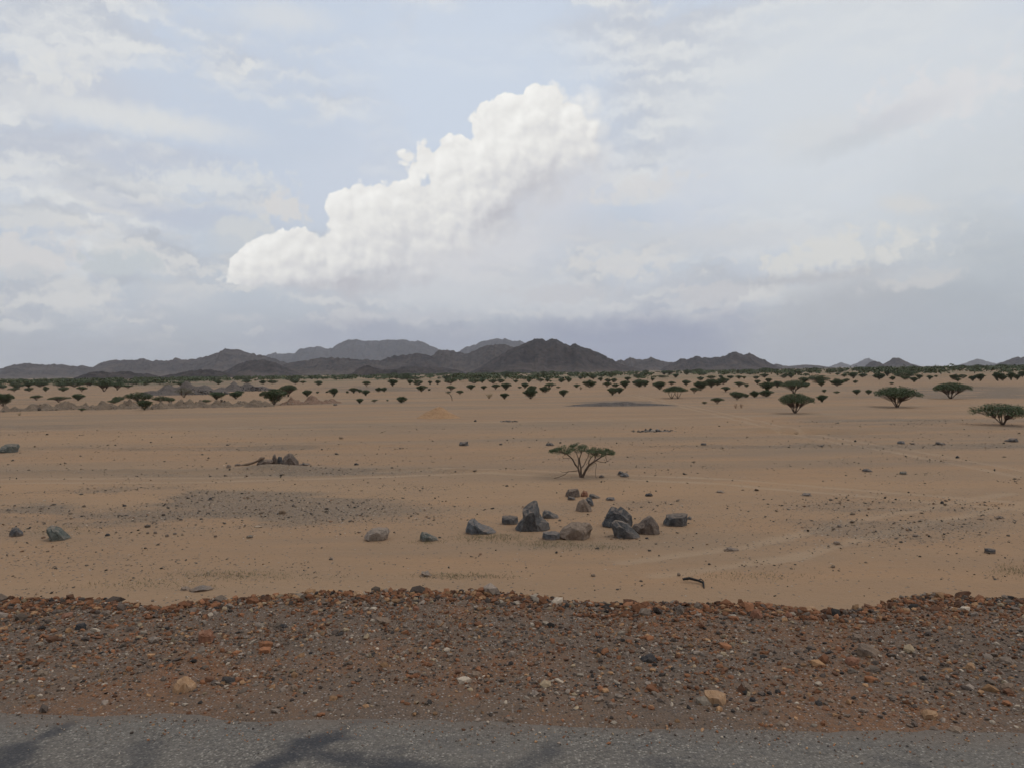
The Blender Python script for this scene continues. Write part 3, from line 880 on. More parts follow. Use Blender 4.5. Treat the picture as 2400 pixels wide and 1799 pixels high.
ROCKS = [  # px, py, w, h, material, label, outline, name
    (1127, 1250, 73, 36, 'blue', 'low blue-grey wedge boulder at the left end of the boulder group', OUT_A),
    (1195, 1228, 39, 21, 'dark', 'squat dark block beside the tallest pointed boulder, on its left', OUT_B),
    (1248, 1243, 82, 74, 'grey', 'tallest boulder of the group, dark grey, rising to a pointed top', OUT_C),
    (1291, 1214, 41, 20, 'grey', 'flat grey slab lying just behind the tallest pointed boulder', OUT_W),
    (1292, 1264, 41, 20, 'blue', 'small blue-grey boulder touching the left end of the tan boulder', OUT_B),
    (1350, 1263, 80, 41, 'tan', 'broad rounded tan boulder in front of the boulder group', OUT_F),
    (1447, 1235, 73, 50, 'dark', 'jagged dark boulder with a notched top behind the slanting grey slab', OUT_G),
    (1467, 1260, 70, 43, 'grey', 'slanting grey boulder leaning in front of the jagged dark one', OUT_H),
    (1513, 1250, 66, 44, 'brown', 'grey-brown lumpy boulder between the slanting slab and the dark block', OUT_I),
    (1583, 1232, 57, 31, 'dark', 'dark square-ended boulder at the right end of the boulder group', OUT_J),
    (1368, 1198, 38, 31, 'tan', 'tan-grey pyramid boulder standing alone behind the broad tan boulder', OUT_K),
    (1380, 1185, 23, 22, 'dark', 'dark stone peeping out behind the tan-grey pyramid boulder', None),
    (1342, 1164, 34, 21, 'brown', 'brown broken rock, largest of the small heap behind the boulder group', None),
    (1339, 1171, 19, 9, 'dark', 'thin dark stone in front of the small brown rock heap', None),
    (1370, 1163, 18, 16, 'red', 'reddish upright stone beside the small brown rock heap', None),
    (1394, 1167, 28, 11, 'grey', 'flat grey stone right of the reddish upright stone', OUT_W),
    (1431, 1172, 25, 8, 'blue', 'small flat bluish stone right of the small rock heap', None),
    (1521, 1162, 18, 8, 'black', 'lone dark pebble-shaped stone on bare sand right of the rock heap', None),
    (1410, 1118, 13, 6, 'dark', 'little dark stone at the foot of the lone thorn tree', None),
    (1455, 1112, 17, 10, 'dark', 'dark half of the pair of stones right of the lone thorn tree', None),
    (1464, 1117, 22, 10, 'blue', 'blue-grey front stone of the pair right of the lone thorn tree', None),
    (1088, 1044, 24, 11, 'grey', 'grey domed stone far left of the lone thorn tree on the gravel line', None),
    (1289, 1044, 20, 8, 'dark', 'dark oval stone behind the crown of the lone thorn tree', None),
    (1174, 1042, 9, 4, 'dark', 'tiny dark stone between the grey domed and dark oval stones', None),
    (1649, 1043, 14, 6, 'dark', 'small dark stone on the thin gravel line right of the thorn tree', None),
    (1689, 1154, 20, 6, 'pale', 'flat pale grey stone right of the lone dark pebble-shaped stone', None),
    (1516, 1262, 9, 4, 'black', 'tiny black stone in front of the grey-brown lumpy boulder', None),
    (1616, 1217, 11, 8, 'blue', 'small bluish stone just right of the dark square-ended boulder', None),
    (22, 1060, 43, 22, 'green', 'dark green-grey rock on the gravel line at the far left edge', OUT_F),
    (38, 1256, 30, 23, 'grey', 'rounded grey rock, smaller of the two boulders at the left edge', OUT_K),
    (140, 1265, 51, 37, 'green', 'dark angular boulder, larger of the two boulders at the left edge', OUT_H[::1]),
    (884, 1266, 60, 31, 'pale', 'pale tan loaf-shaped boulder standing alone left of the boulder group', OUT_F),
    (1006, 1267, 44, 22, 'green', 'grey-green wedge stone between the pale loaf boulder and the group', OUT_W),
    (680, 1090, 40, 31, 'brown', 'big rounded dark rock crowning the gravelly mound', OUT_K),
    (656, 1086, 15, 19, 'dark', 'narrow dark rock wedged against the rounded rock on the mound', None),
    (644, 1087, 14, 26, 'brown', 'thin upright slab standing on the gravelly mound', OUT_K),
    (621, 1090, 38, 15, 'brown', 'low brown loaf-shaped slab on the mound beside the thin upright one', OUT_F),
    (557, 1091, 15, 6, 'brown', 'small flat stone between the tan stone and the long slanting slab', None),
    (536, 1096, 12, 9, 'tan', 'small tan stone at the left foot of the gravelly mound', None),
    (714, 1090, 29, 7, 'grey', 'flat grey slab at the right foot of the gravelly mound', None),
    (835, 1089, 13, 5, 'black', 'small black stone on sand well right of the gravelly mound', None),
    (999, 1349, 35, 11, 'pale', 'flat pale stone on the sand just beyond the road bank', None),
    (470, 1384, 54, 9, 'blue', 'flat blue-grey slab half buried just beyond the dip in the bank', None),
    (434, 1382, 28, 8, 'pale', 'pale flat stone beside the half-buried blue-grey slab', None),
    (2320, 1296, 23, 12, 'dark', 'dark block stone alone on sand near the right edge', OUT_B),
    (1924, 1046, 14, 5, 'dark', 'flat dark stone on the plain below the sandy gully', None),
    (2112, 1040, 18, 8, 'blue', 'bluish block stone on the plain, left of the domed grey one', None),
    (2139, 1041, 10, 4, 'dark', 'tiny dark stone between the bluish block and the domed grey stone', None),
    (2202, 1042, 25, 8, 'grey', 'domed grey stone on the plain under the right-edge acacia', None),
    (2370, 1035, 32, 9, 'dark', 'long dark stone near the right edge below the edge acacia', None),
    (2033, 1105, 25, 8, 'dark', 'flat dark slab on the stony rise in the right half', None),
    (2117, 1111, 21, 7, 'green', 'greenish flat stone right of the dark slab on the stony rise', None),
    (1889, 1161, 30, 6, 'blue', 'thin blue-grey slab lying flush in the stony sand', None),
    (2244, 1072, 8, 5, 'black', 'tiny black stone on the sandy slope right of the stony rise', None),
    (2208, 1178, 8, 5, 'black', 'tiny black stone on open sand below the stony rise', None),
    (1967, 1234, 11, 6, 'blue', 'small bluish stone among flat dry clods in the stony sand', None),
    (2342, 1214, 23, 6, 'dark', 'dark flat stone in the stone scatter near the right edge', None),
    (2300, 1217, 14, 4, 'dark', 'thin dark stone left of the flat one in the right-edge scatter', None),
    (2146, 1257, 14, 6, 'grey', 'small grey stone in stony sand above the bank', None),
    (1961, 1273, 15, 6, 'pale', 'pale chipped stone in stony sand above the bank hollow', None),
    (1714, 1289, 35, 6, 'blue', 'thin pale blue slab in sand below the boulder group', None),
    (585, 1260, 16, 7, 'green', 'small greenish stone at the edge of the dark gravel patch', None),
    (493, 1170, 8, 6, 'black', 'small black stone in the middle of the dark gravel patch', None),
    (252, 1255, 11, 6, 'black', 'small black stone right of the two left-edge boulders', None),
    (346, 1250, 8, 5, 'dark', 'first small stone of the row along the gravel patch', None),
    (364, 1250, 9, 6, 'dark', 'second small stone of the row along the gravel patch', None),
    (392, 1257, 9, 6, 'dark', 'third small stone of the row along the gravel patch', None),
    (410, 1252, 9, 5, 'blue', 'fourth, bluish stone of the row along the gravel patch', None),
    (505, 1258, 8, 5, 'dark', 'last small stone of the row along the gravel patch', None),
    (292, 1186, 9, 5, 'black', 'black pebble in the upper left of the dark gravel patch', None),
    (97, 1192, 10, 4, 'dark', 'flat dark pebble at the left end of the gravel patch', None),
    (1114, 987, 7, 4, 'black', 'black stone dot beside the low rubble heap on far sand', None),
    (786, 950, 9, 4, 'dark', 'dark stone in front of the last earth mound', None),
    (1390, 1350, 12, 6, 'grey', 'small grey stone on sand above the bank, below the boulders', None),
    (1591, 1347, 9, 5, 'dark', 'small dark stone above the charred branch', None),
]
for r in ROCKS:
    px, py, w, h, mat, lab, out = r
    big = w > 30
    rock('boulder' if h >= 20 else 'stone', px, py, w, h, mat, lab, out, cat='boulder' if h >= 20 else 'stone', cuts=3 if big else 2, depth=.7 if big else .8, sink=.07)

ROAD_STONES = [
    (483, 1506, 34, 30, 'red', 'reddish brick-shaped stone standing on the roadside gravel', OUT_B),
    (433, 1619, 54, 33, 'orange', 'large orange-tan stone with a peaked top on roadside gravel', OUT_K),
    (189, 1474, 26, 14, 'black', 'black lump on the gravel near the left edge', None),
    (99, 1581, 31, 11, 'green', 'flat green-grey stone on gravel at the left edge', None),
    (402, 1653, 13, 8, 'orange', 'small orange pebble below the large orange-tan stone', None),
    (314, 1408, 16, 10, 'grey', 'grey stone at the dip in the gravel bank', None),
    (160, 1446, 30, 10, 'red', 'flat red stone near the bank top at the left', None),
    (1155, 1381, 40, 16, 'red', 'red-brown wedge stone sticking up on the bank top', OUT_W),
    (1195, 1382, 24, 8, 'brown', 'low brown stone right of the red wedge on the bank top', None),
    (896, 1459, 43, 12, 'brown', 'flat brown stone on gravel below the bank top', None),
    (838, 1396, 37, 12, 'orange', 'flat orange stone on the bank top left of the red wedge', None),
    (975, 1430, 15, 11, 'red', 'small red stone just below the bank top', None),
    (1520, 1550, 38, 18, 'black', 'black angular stone in the middle of the roadside gravel', OUT_I),
    (1274, 1603, 18, 9, 'blue', 'small dark blue stone on gravel near the asphalt', None),
    (1522, 1408, 19, 12, 'brown', 'brown stone poking above the bank top', OUT_K),
    (1594, 1437, 25, 21, 'grey', 'rounded grey stone just below the bank top', OUT_K),
    (1115, 1584, 29, 9, 'brown', 'flat brown stone on gravel left of the small blue stone', None),
    (1676, 1648, 51, 26, 'orange', 'orange-tan block with a flat top on gravel near the asphalt', OUT_B),
    (1753, 1621, 31, 23, 'brown', 'brown tilted stone behind the orange-tan block', OUT_H),
    (1997, 1557, 33, 17, 'red', 'deep red rounded stone on the gravel', OUT_F),
    (2038, 1536, 54, 24, 'brown', 'long grey-brown sloping stone beside the deep red one', OUT_W),
    (1949, 1427, 25, 12, 'black', 'black stone in the hollow of the bank top', None),
    (1773, 1447, 29, 21, 'red', 'reddish stone standing below the bank top', OUT_K),
    (1896, 1434, 43, 12, 'orange', 'flat pinkish-orange slab below the bank hollow', None),
    (1849, 1445, 18, 11, 'red', 'small red stone between the reddish stone and the pinkish slab', None),
    (2178, 1683, 36, 19, 'orange', 'dusty orange stone close to the asphalt at the right', OUT_F),
    (1830, 1700, 19, 10, 'pale', 'small pale stone at the edge of the asphalt', None),
    (2240, 1716, 33, 14, 'pale', 'pale grey stone lying on the asphalt edge at the right', None),
    (2362, 1616, 31, 15, 'brown', 'brown stone on gravel at the right edge', None),
    (2275, 1567, 22, 15, 'orange', 'small orange-brown stone near the rusty soil at the right', OUT_K),
    (1947, 1644, 21, 8, 'tan', 'small tan stone on gravel below the deep red one', None),
    (2125, 1392, 34, 12, 'red', 'red ledge stone capping the bank right of the hollow', None),
    (1764, 1643, 14, 10, 'black', 'small black stone right of the orange-tan block', None),
    (665, 1470, 22, 8, 'black', 'flat black stone on gravel right of the brick-shaped stone', None),
    (2010, 1500, 30, 14, 'dark', 'dark flat stone above the deep red one', None),
    (690, 1617, 20, 12, 'brown', 'brown stone on gravel near the asphalt, left of centre', None),
]
for px, py, w, h, mat, lab, out in ROAD_STONES:
    rock('stone', px, py, w, h, mat, lab, out, cat='stone', shoulder=True, cuts=2, depth=.8, sink=.06)

# ------------------------------------------------------------------ tubes, branches
class Tubes:
    def __init__(s): s.V, s.F = [], []
    def add(s, pts, rad, n=5):
        pts = [Vector(p) for p in pts]
        b0 = len(s.V)
        for i, p in enumerate(pts):
            d = (pts[min(i + 1, len(pts) - 1)] - pts[max(i - 1, 0)]).normalized()
            a = d.cross(Vector((.3, 1, .2))).normalized(); b = d.cross(a)
            for k in range(n):
                th = 2 * math.pi * k / n
                s.V.append(tuple(p + (a * math.cos(th) + b * math.sin(th)) * rad[i]))
        for i in range(len(pts) - 1):
            for k in range(n):
                q = b0 + i * n + k; w = b0 + i * n + (k + 1) % n
                s.F.append((q, w, w + n, q + n))
        s.F.append(tuple(b0 + (len(pts) - 1) * n + k for k in range(4)))
    def mesh(s, name): return mesh_np(name, s.V, s.F, True)

def limb(T, rs, a, b, r0, r1, bend=.12, n=5, sides=5):
    a, b = Vector(a), Vector(b)
    L = (b - a).length
    off = Vector((rs.uniform(-1, 1), rs.uniform(-1, 1), rs.uniform(-.3, .8))) * L * bend
    pts = []
    for i in range(n):
        t = i / (n - 1)
        p = a.lerp(b, t) + off * math.sin(math.pi * t)
        if 0 < i < n - 1: p += Vector((rs.uniform(-1, 1), rs.uniform(-1, 1), rs.uniform(-1, 1))) * L * .03
        pts.append(p)
    T.add(pts, [r0 + (r1 - r0) * i / (n - 1) for i in range(n)], sides)
    return pts

def slanting_slab():
    x0, y0, z0, m, rz = place(562, 1092)
    D = y0 + .35
    T = Tubes()
    pts = [at_dist(558, 1092, D), at_dist(575, 1088, D), at_dist(592, 1084, D), at_dist(604, 1079, D), at_dist(612, 1073.5, D), at_dist(620, 1072, D)]
    T.add(pts, [.05, .075, .07, .06, .10, .06], 6)
    link('slanting_slab', T.mesh('slanting_slab'), ROCK['dark'], label='long thin dark slab slanting up the left side of the gravelly mound', cat='slab')
slanting_slab()

def acacia(name, seed, aspect, z0, thick, stems, leaves, leaf, clusters, bare=0.0, lean=(0, 0), sag=.25, slim=1.0, fill=1.3):
    """a thorn tree one unit high and aspect wide: several stems fanning from the foot, forking under a flat-topped crown"""
    rs = random.Random(seed); nr = np.random.RandomState(seed)
    R = aspect / 2
    ph = [rs.uniform(0, 6.28) for _ in range(4)]
    def Rt(th): return R * (1 + .15 * math.sin(2 * th + ph[0]) + .13 * math.sin(3 * th + ph[1]) + .08 * math.sin(5 * th + ph[2])) * .90
    def top(q): return 1 - sag * q ** 2.2
    def low(q): return max(z0, top(q) - thick * (1 - .72 * q)) if thick < .9 else z0 + (top(1) - z0 - .04) * q ** fill
    T = Tubes()
    # clusters of foliage
    cl = []
    tries = 0
    while len(cl) < clusters and tries < clusters * 60:
        tries += 1
        th = rs.uniform(0, 6.283); q = math.sqrt(rs.random()) * .96
        lo, hi = low(q), top(q)
        v = rs.random() ** (.6 if thick < .9 else .85)
        z = lo + (hi - lo) * v
        rad = (.075 + .05 * rs.random()) * aspect ** .5
        r = q * Rt(th)
        p = Vector((r * math.cos(th) + lean[0] * z, r * math.sin(th) + lean[1] * z, z - rad * .25))
        if all((p - c[0]).length > .62 * (rad + c[1]) * .8 for c in cl): cl.append((p, rad))
    # stems
    tips = []
    for k in range(stems):
        th = 2 * math.pi * (k + rs.uniform(-.3, .3)) / stems
        q = rs.uniform(.30, .62)
        r = q * Rt(th)
        zf = low(q) * rs.uniform(.62, .8) if thick < .9 else low(q) * .7 + .1
        foot = (rs.uniform(-.02, .02), rs.uniform(-.02, .02), -.03)
        mid = (r * .55 * math.cos(th) + lean[0] * zf, r * .55 * math.sin(th) + lean[1] * zf, zf * .8)
        p1 = limb(T, rs, foot, mid, .030 * slim * rs.uniform(.8, 1.15), .019 * slim, .10)
        tips.append((Vector(mid), p1[3]))
    for c, rad in cl:
        near = sorted(tips, key=lambda q: (q[0] - c).length + rs.uniform(0, .12))[0]
        if rs.random() < (.85 if thick < .5 else .45):
            src = near[0] if rs.random() < .6 else near[1]
            limb(T, rs, src, c, .013 * slim ** .5, .004, .10, 4, 4)
    # leaves: small faces gathered in the clusters
    C = np.array([c[0][:] for c in cl]); Rr = np.array([c[1] for c in cl])
    keep = np.array([rs.random() > bare for _ in cl]); C, Rr = C[keep], Rr[keep]
    idx = nr.choice(len(C), leaves, p=(Rr ** 2) / (Rr ** 2).sum())
    d = nr.normal(0, 1, (leaves, 3)); d /= np.linalg.norm(d, axis=1)[:, None]
    d *= nr.uniform(.25, 1.0, (leaves, 1)) ** .55
    d[:, 2] *= .62
    P = C[idx] + d * Rr[idx][:, None] * 1.15
    nrm = nr.normal(0, 1, (leaves, 3)); nrm[:, 2] = np.abs(nrm[:, 2]) + .9
    nrm /= np.linalg.norm(nrm, axis=1)[:, None]
    a = np.cross(nrm, nr.normal(0, 1, (leaves, 3))); a /= np.linalg.norm(a, axis=1)[:, None]
    b = np.cross(nrm, a)
    ls = leaf * nr.uniform(.6, 1.5, (leaves, 1))
    a, b = a * ls, b * ls * .55
    V = np.stack([P - a, P - b * 1.0, P + a, P + b], 1).reshape(-1, 3)
    F = np.arange(leaves * 4).reshape(-1, 4)
    ctint = nr.uniform(0, 1, len(C))
    tint = np.clip(.15 + .5 * ctint[idx] + .35 * nr.rand(leaves), 0, 1)
    crown = mesh_np(name + '_crown', V, F, False, [('tint', 'FACE', 'FLOAT', tint)])
    return T.mesh(name + '_trunk'), crown

PROTO = {}
for i, (k, asp) in enumerate([('umbrella', 2.2), ('umbrella', 2.35), ('umbrella', 1.9), ('umbrella', 2.6), ('vee', 1.5), ('vee', 1.7), ('vee', 1.35), ('vee', 1.9), ('bush', 1.6), ('bush', 1.9), ('bush', 2.4), ('vee', 1.6), ('vee', 1.45), ('bush', 1.75), ('bush', 2.1), ('umbrella', 2.1)]):
    if k == 'umbrella': pr = acacia(k, 11 + i, asp, .34, .46, 6, 6000, .029, 140, bare=.08, sag=.30)
    elif k == 'vee': pr = acacia(k, 11 + i, asp, .07, 1.0, 6, 5600, .034, 130, bare=.10, sag=.26, fill=1.15)
    else: pr = acacia(k, 11 + i, asp, .0, 1.0, 7, 5000, .038, 120, bare=.12, sag=.34, fill=1.5)
    for me, mt in zip(pr, (M_BARK, M_LEAF)): me.materials.append(mt)
    PROTO.setdefault(k, []).append((asp, pr))
DRYP = acacia('dry', 77, 1.7, .16, .8, 7, 1500, .032, 90, sag=.3)
for me, mt in zip(DRYP, (M_BARK, M_LEAF_DRY)): me.materials.append(mt)

def put_tree(px, py, w, h, kind, label, group=None, name='acacia_tree', proto=None, xyz=None, rz=None):
    rs = random.Random(int(px * 13 + py * 7 + w))
    if xyz is None:
        x, y, z, m, _ = place(px, py)
        W, H = w * m, h * m
    else:
        x, y, z = xyz; W, H = w, h
    if proto is None:
        asp, pr = min(PROTO[kind], key=lambda p: abs(p[0] - W / H) + rs.uniform(0, .5))
    else: asp, pr = proto
    e = link(name, None, loc=(x, y, z - .01 * H), rz=rs.uniform(0, 6.28) if rz is None else rz, scale=(W / asp, W / asp, H), label=label, cat='tree' if 'tree' in name else 'bush', group=group)
    e.rotation_euler[0], e.rotation_euler[1] = rs.uniform(-.07, .07), rs.uniform(-.07, .07)
    link('trunk', pr[0], parent=e)
    link('crown', pr[1], parent=e)
    return e

# ---- the lone thorn tree in front: open crown, pale branches showing below it
def lone_tree():
    x, y, z, m, rz = place(1364, 1117)
    H = 79 * m
    T = Tubes(); rs = random.Random(4)
    B = [  # thickness at the foot and at the tip, then points: across, deep, up (tree heights)
        (.034, .012, [(-.03, 0, -.03), (-.11, -.03, .28), (-.20, -.07, .40), (-.26, -.10, .55), (-.34, -.12, .63), (-.45, -.15, .72), (-.60, -.18, .76)]),
        (.026, .009, [(-.11, -.03, .28), (-.09, .06, .40), (-.10, .16, .55), (-.15, .26, .68), (-.22, .34, .76)]),
        (.028, .009, [(-.02, .02, -.02), (-.03, .05, .28), (-.06, .10, .45), (-.07, .05, .55), (-.02, -.10, .70), (.01, -.18, .80)]),
        (.018, .008, [(-.03, .05, .26), (.06, .12, .35), (.14, .24, .50), (.20, .34, .60), (.22, .42, .72)]),
        (.040, .010, [(.0, 0, -.03), (.10, -.03, .20), (.20, -.06, .36), (.33, -.08, .46), (.44, -.08, .53), (.58, -.07, .62), (.74, -.05, .69), (.92, -.03, .70)]),
        (.018, .008, [(.20, -.06, .36), (.21, -.16, .50), (.26, -.26, .60), (.34, -.34, .70)]),
        (.016, .007, [(.33, -.08, .46), (.40, .06, .56), (.45, .18, .64), (.50, .28, .72)]),
        (.011, .005, [(.40, -.08, .51), (.55, -.2, .48), (.66, -.24, .47), (.74, -.26, .51), (.80, -.26, .52)]),
        (.009, .005, [(.36, -.1, .47), (.43, -.16, .42), (.40, -.2, .22), (.39, -.21, .06), (.44, -.22, .01)]),
        (.015, .007, [(-.09, -.02, .21), (-.28, -.14, .20), (-.40, -.2, .20), (-.52, -.24, .11), (-.68, -.28, .05), (-.82, -.3, .02)]),
        (.008, .005, [(-.40, -.2, .20), (-.50, -.24, .185), (-.58, -.28, .19), (-.62, -.3, .23)]),
        (.009, .004, [(-.31, -.11, .60), (-.43, -.2, .59), (-.54, -.24, .61), (-.57, -.26, .65), (-.50, -.26, .70)]),
        (.016, .007, [(-.20, -.07, .40), (-.30, .08, .55), (-.42, .18, .66), (-.55, .22, .74)]),
    ]
    ends = []
    for r0, r1, pts in B:
        T.add(pts, [r0 + (r1 - r0) * i / (len(pts) - 1) for i in range(len(pts))], 6)
        ends += [Vector(p) for p in pts[-3:] if p[2] > .45]
    tx = [-.95, -.75, -.55, -.30, -.15, .0, .15, .30, .50, .70, .85, .97]; tz = [.79, .86, .95, .94, 1.0, .97, .90, .86, .84, .85, .80, .73]
    bx = [-.95, -.60, -.40, -.20, .0, .20, .40, .60, .80, .97]; bz = [.77, .74, .74, .75, .76, .74, .68, .66, .68, .70]
    cl = []
    for k in range(230):
        cx = rs.uniform(-.93, .94); w = math.sqrt(max(0, 1 - (cx / .98) ** 2))
        cy = rs.uniform(-.75, .75) * w
        lo, hi = float(np.interp(cx, bx, bz)), float(np.interp(cx, tx, tz)) - .05 * abs(cy)
        cz = lo + (hi - lo) * rs.random() ** .8
        if float(fbm(cx * 4 + 7, cy * 4, 2, 66)) < .27: continue
        c = Vector((cx, cy, cz)); cl.append(c)
        if rs.random() < .4:
            src = min(ends, key=lambda e: (e - c).length)
            if src.z < c.z + .05: limb(T, rs, src, c, .0065, .003, .12, 4, 4)
    for k in range(26):      # dead twigs under the crown and along the thick stem
        src = rs.choice(ends[:24]); limb(T, rs, src, src + Vector((rs.uniform(-.16, .16), rs.uniform(-.15, .15), rs.uniform(-.05, .12))), .005, .0025, .15, 4, 3)
    for k in range(7):
        t = k / 6; limb(T, rs, (.12 + .2 * t, -.05, .22 + .22 * t), (.22 + .22 * t, -.14, .20 + .22 * t), .006, .003, .1, 4, 3)
    nr = np.random.RandomState(2); C = np.array([c[:] for c in cl]); n = 7600
    idx = nr.randint(0, len(C), n); d = nr.normal(0, 1, (n, 3)); d /= np.linalg.norm(d, axis=1)[:, None]
    P = C[idx] + d * nr.uniform(.2, 1, (n, 1)) ** .6 * np.array([.085, .085, .045])
    q = nr.normal(0, 1, (n, 3)); q[:, 2] = np.abs(q[:, 2]) + .5; q /= np.linalg.norm(q, axis=1)[:, None]
    u = np.cross(q, nr.normal(0, 1, (n, 3))); u /= np.linalg.norm(u, axis=1)[:, None]; v = np.cross(q, u)
    sz = .014 * nr.uniform(.6, 1.5, (n, 1))
    V = np.stack([P - u * sz, P - v * sz * .6, P + u * sz, P + v * sz * .6], 1).reshape(-1, 3)
    cr = mesh_np('lone_crown', V, np.arange(n * 4).reshape(-1, 4), False, [('tint', 'FACE', 'FLOAT', np.clip(.6 * nr.rand(len(C))[idx] + .4 * nr.rand(n), 0, 1))])
    tr = T.mesh('lone_trunk'); tr.materials.append(M_BARK); cr.materials.append(M_LEAF_NEAR)
    e = link('acacia_tree', None, loc=(x, y, z - .02), rz=rz, scale=(H, H, H), label='lone small thorn tree with open branches standing behind the boulder group', cat='tree')
    link('trunk', tr, parent=e); link('crown', cr, parent=e)
lone_tree()

# ---- trees one can name
NAMED = [
    (2350, 995, 128, 50, 'umbrella', 'broad acacia cut off by the right edge, shadow on sand beneath'),
    (2102, 954, 108, 49, 'umbrella', 'widest flat-topped acacia with several bare stems, standing alone'),
    (2228, 934, 75, 38, 'umbrella', 'domed umbrella acacia on dark gravel plain behind the widest one'),
    (1863, 968, 72, 47, 'umbrella', 'tall spreading acacia with pale forked trunk before a dense clump'),
    (1862, 922, 68, 32, 'umbrella', 'large dark acacia of the clump right behind the pale-forked one'),
    (1798, 917, 36, 24, 'vee', 'dark stacked acacia at the left of the dense clump'),
    (1822, 908, 23, 16, 'vee', 'acacia peeping between the two big ones of the dense clump'),
    (1884, 898, 24, 15, 'vee', 'acacia top rising behind the dense clump'),
    (1796, 929, 31, 17, 'bush', 'rounded bushy acacia below the stacked one of the dense clump'),
    (642, 948, 60, 37, 'vee', 'big dark acacia growing among the earth mounds'),
    (676, 928, 45, 28, 'umbrella', 'tall acacia overlapping the big one among the earth mounds'),
    (339, 960, 36, 24, 'vee', 'dark vee-shaped acacia in front of the earth mounds'),
    (327, 941, 69, 23, 'bush', 'wide low bright green bush behind the earth mounds'),
    (8, 951, 42, 31, 'vee', 'acacia cut off by the left edge'),
    (1681, 946, 31, 15, 'umbrella', 'low flat acacia on open sand left of the pale-forked one'),
    (1728, 936, 36, 20, 'vee', 'dark acacia with a smaller bush at its right shoulder'),
    (1244, 934, 33, 24, 'vee', 'dark acacia with a second crown right behind it'),
    (1321, 929, 23, 17, 'vee', 'slim acacia on bare sand right of the double-crowned one'),
    (1182, 935, 20, 15, 'vee', 'small rounded acacia right of the pale dead bush'),
    (941, 944, 25, 16, 'bush', 'small round dark bush alone on open sand'),
    (843, 946, 18, 13, 'vee', 'small round acacia left of the lone dark bush'),
    (878, 943, 15, 7, 'umbrella', 'tiny flat acacia between the round acacia and the lone bush'),
    (1435, 926, 30, 18, 'vee', 'dark twin-crowned acacia above the dark gravel patch'),
    (1451, 922, 22, 15, 'vee', 'right partner of the twin-crowned acacia above the gravel patch'),
    (1927, 942, 24, 18, 'vee', 'small acacia on a thin stem between the two biggest ones'),
    (1768, 931, 25, 17, 'bush', 'bush between the dark acacia and the stacked clump'),
    (1627, 921, 22, 15, 'umbrella', 'thin-stemmed acacia right of the twin-trunked one'),
]
for px, py, w, h, k, lab in NAMED:
    put_tree(px, py, w, h, k, lab, name='acacia_bush' if (k == 'bush' and h < 24) else 'acacia_tree')

# twin-trunked acacia
def twin_tree():
    x, y, z, m, rz = place(1582, 933)
    W, H = 54 * m, 28 * m
    rs = random.Random(9)
    asp = W / H
    tr, cr = acacia('twin', 55, asp, .42, .42, 2, 6500, .032, 150, sag=.32)
    T = Tubes()
    for sx in (-.26, .22):
        foot = (sx, 0, -.03)
        for tx in (-.30, .02, .34):
            limb(T, rs, foot, (sx + tx * (1 if abs(sx + tx) < .8 else .6), rs.uniform(-.25, .25), rs.uniform(.5, .62)), .034, .012, .08, 5)
    T.V += []
    me = T.mesh('twin_trunk'); me.materials.append(M_BARK); cr.materials.append(M_LEAF)
    e = link('acacia_tree', None, loc=(x, y, z), rz=rz, scale=(H, H, H), label='twin-trunked acacia with an open airy crown right of the gravel patch', cat='tree')
    link('trunk', me, parent=e); link('crown', cr, parent=e)
twin_tree()

# leaning, nearly bare tree
def leaning_tree():
    x, y, z, m, rz = place(1060, 939)
    H = 21 * m
    T = Tubes(); rs = random.Random(3)
    T.add([(0, 0, -.05), (-.05, 0, .22), (-.02, 0, .3), (-.12, 0, .52), (-.3, 0, .78), (-.45, 0, .9)], [.04, .034, .05, .035, .025, .015], 6)
    limb(T, rs, (-.12, 0, .52), (.1, .05, .8), .02, .006)
    limb(T, rs, (-.3, 0, .78), (-.2, .1, .95), .015, .006)
    _, cr = acacia('lean', 5, .9, .1, 1.0, 3, 1200, .05, 30)
    nv = len(cr.vertices); co = np.zeros(nv * 3); cr.vertices.foreach_get('co', co); co = co.reshape(-1, 3)
    co = co * np.array([.75, .75, .32]) + np.array([-.42, 0, .74]); cr.vertices.foreach_set('co', co.ravel()); cr.update()
    cr.materials.append(M_LEAF); me = T.mesh('lean_trunk'); me.materials.append(M_BARK)
    e = link('leaning_tree', None, loc=(x, y, z), rz=rz, scale=(H, H, H), label='thin leaning tree with a bare crooked trunk and tiny crown', cat='tree')
    link('trunk', me, parent=e); link('crown', cr, parent=e)
leaning_tree()

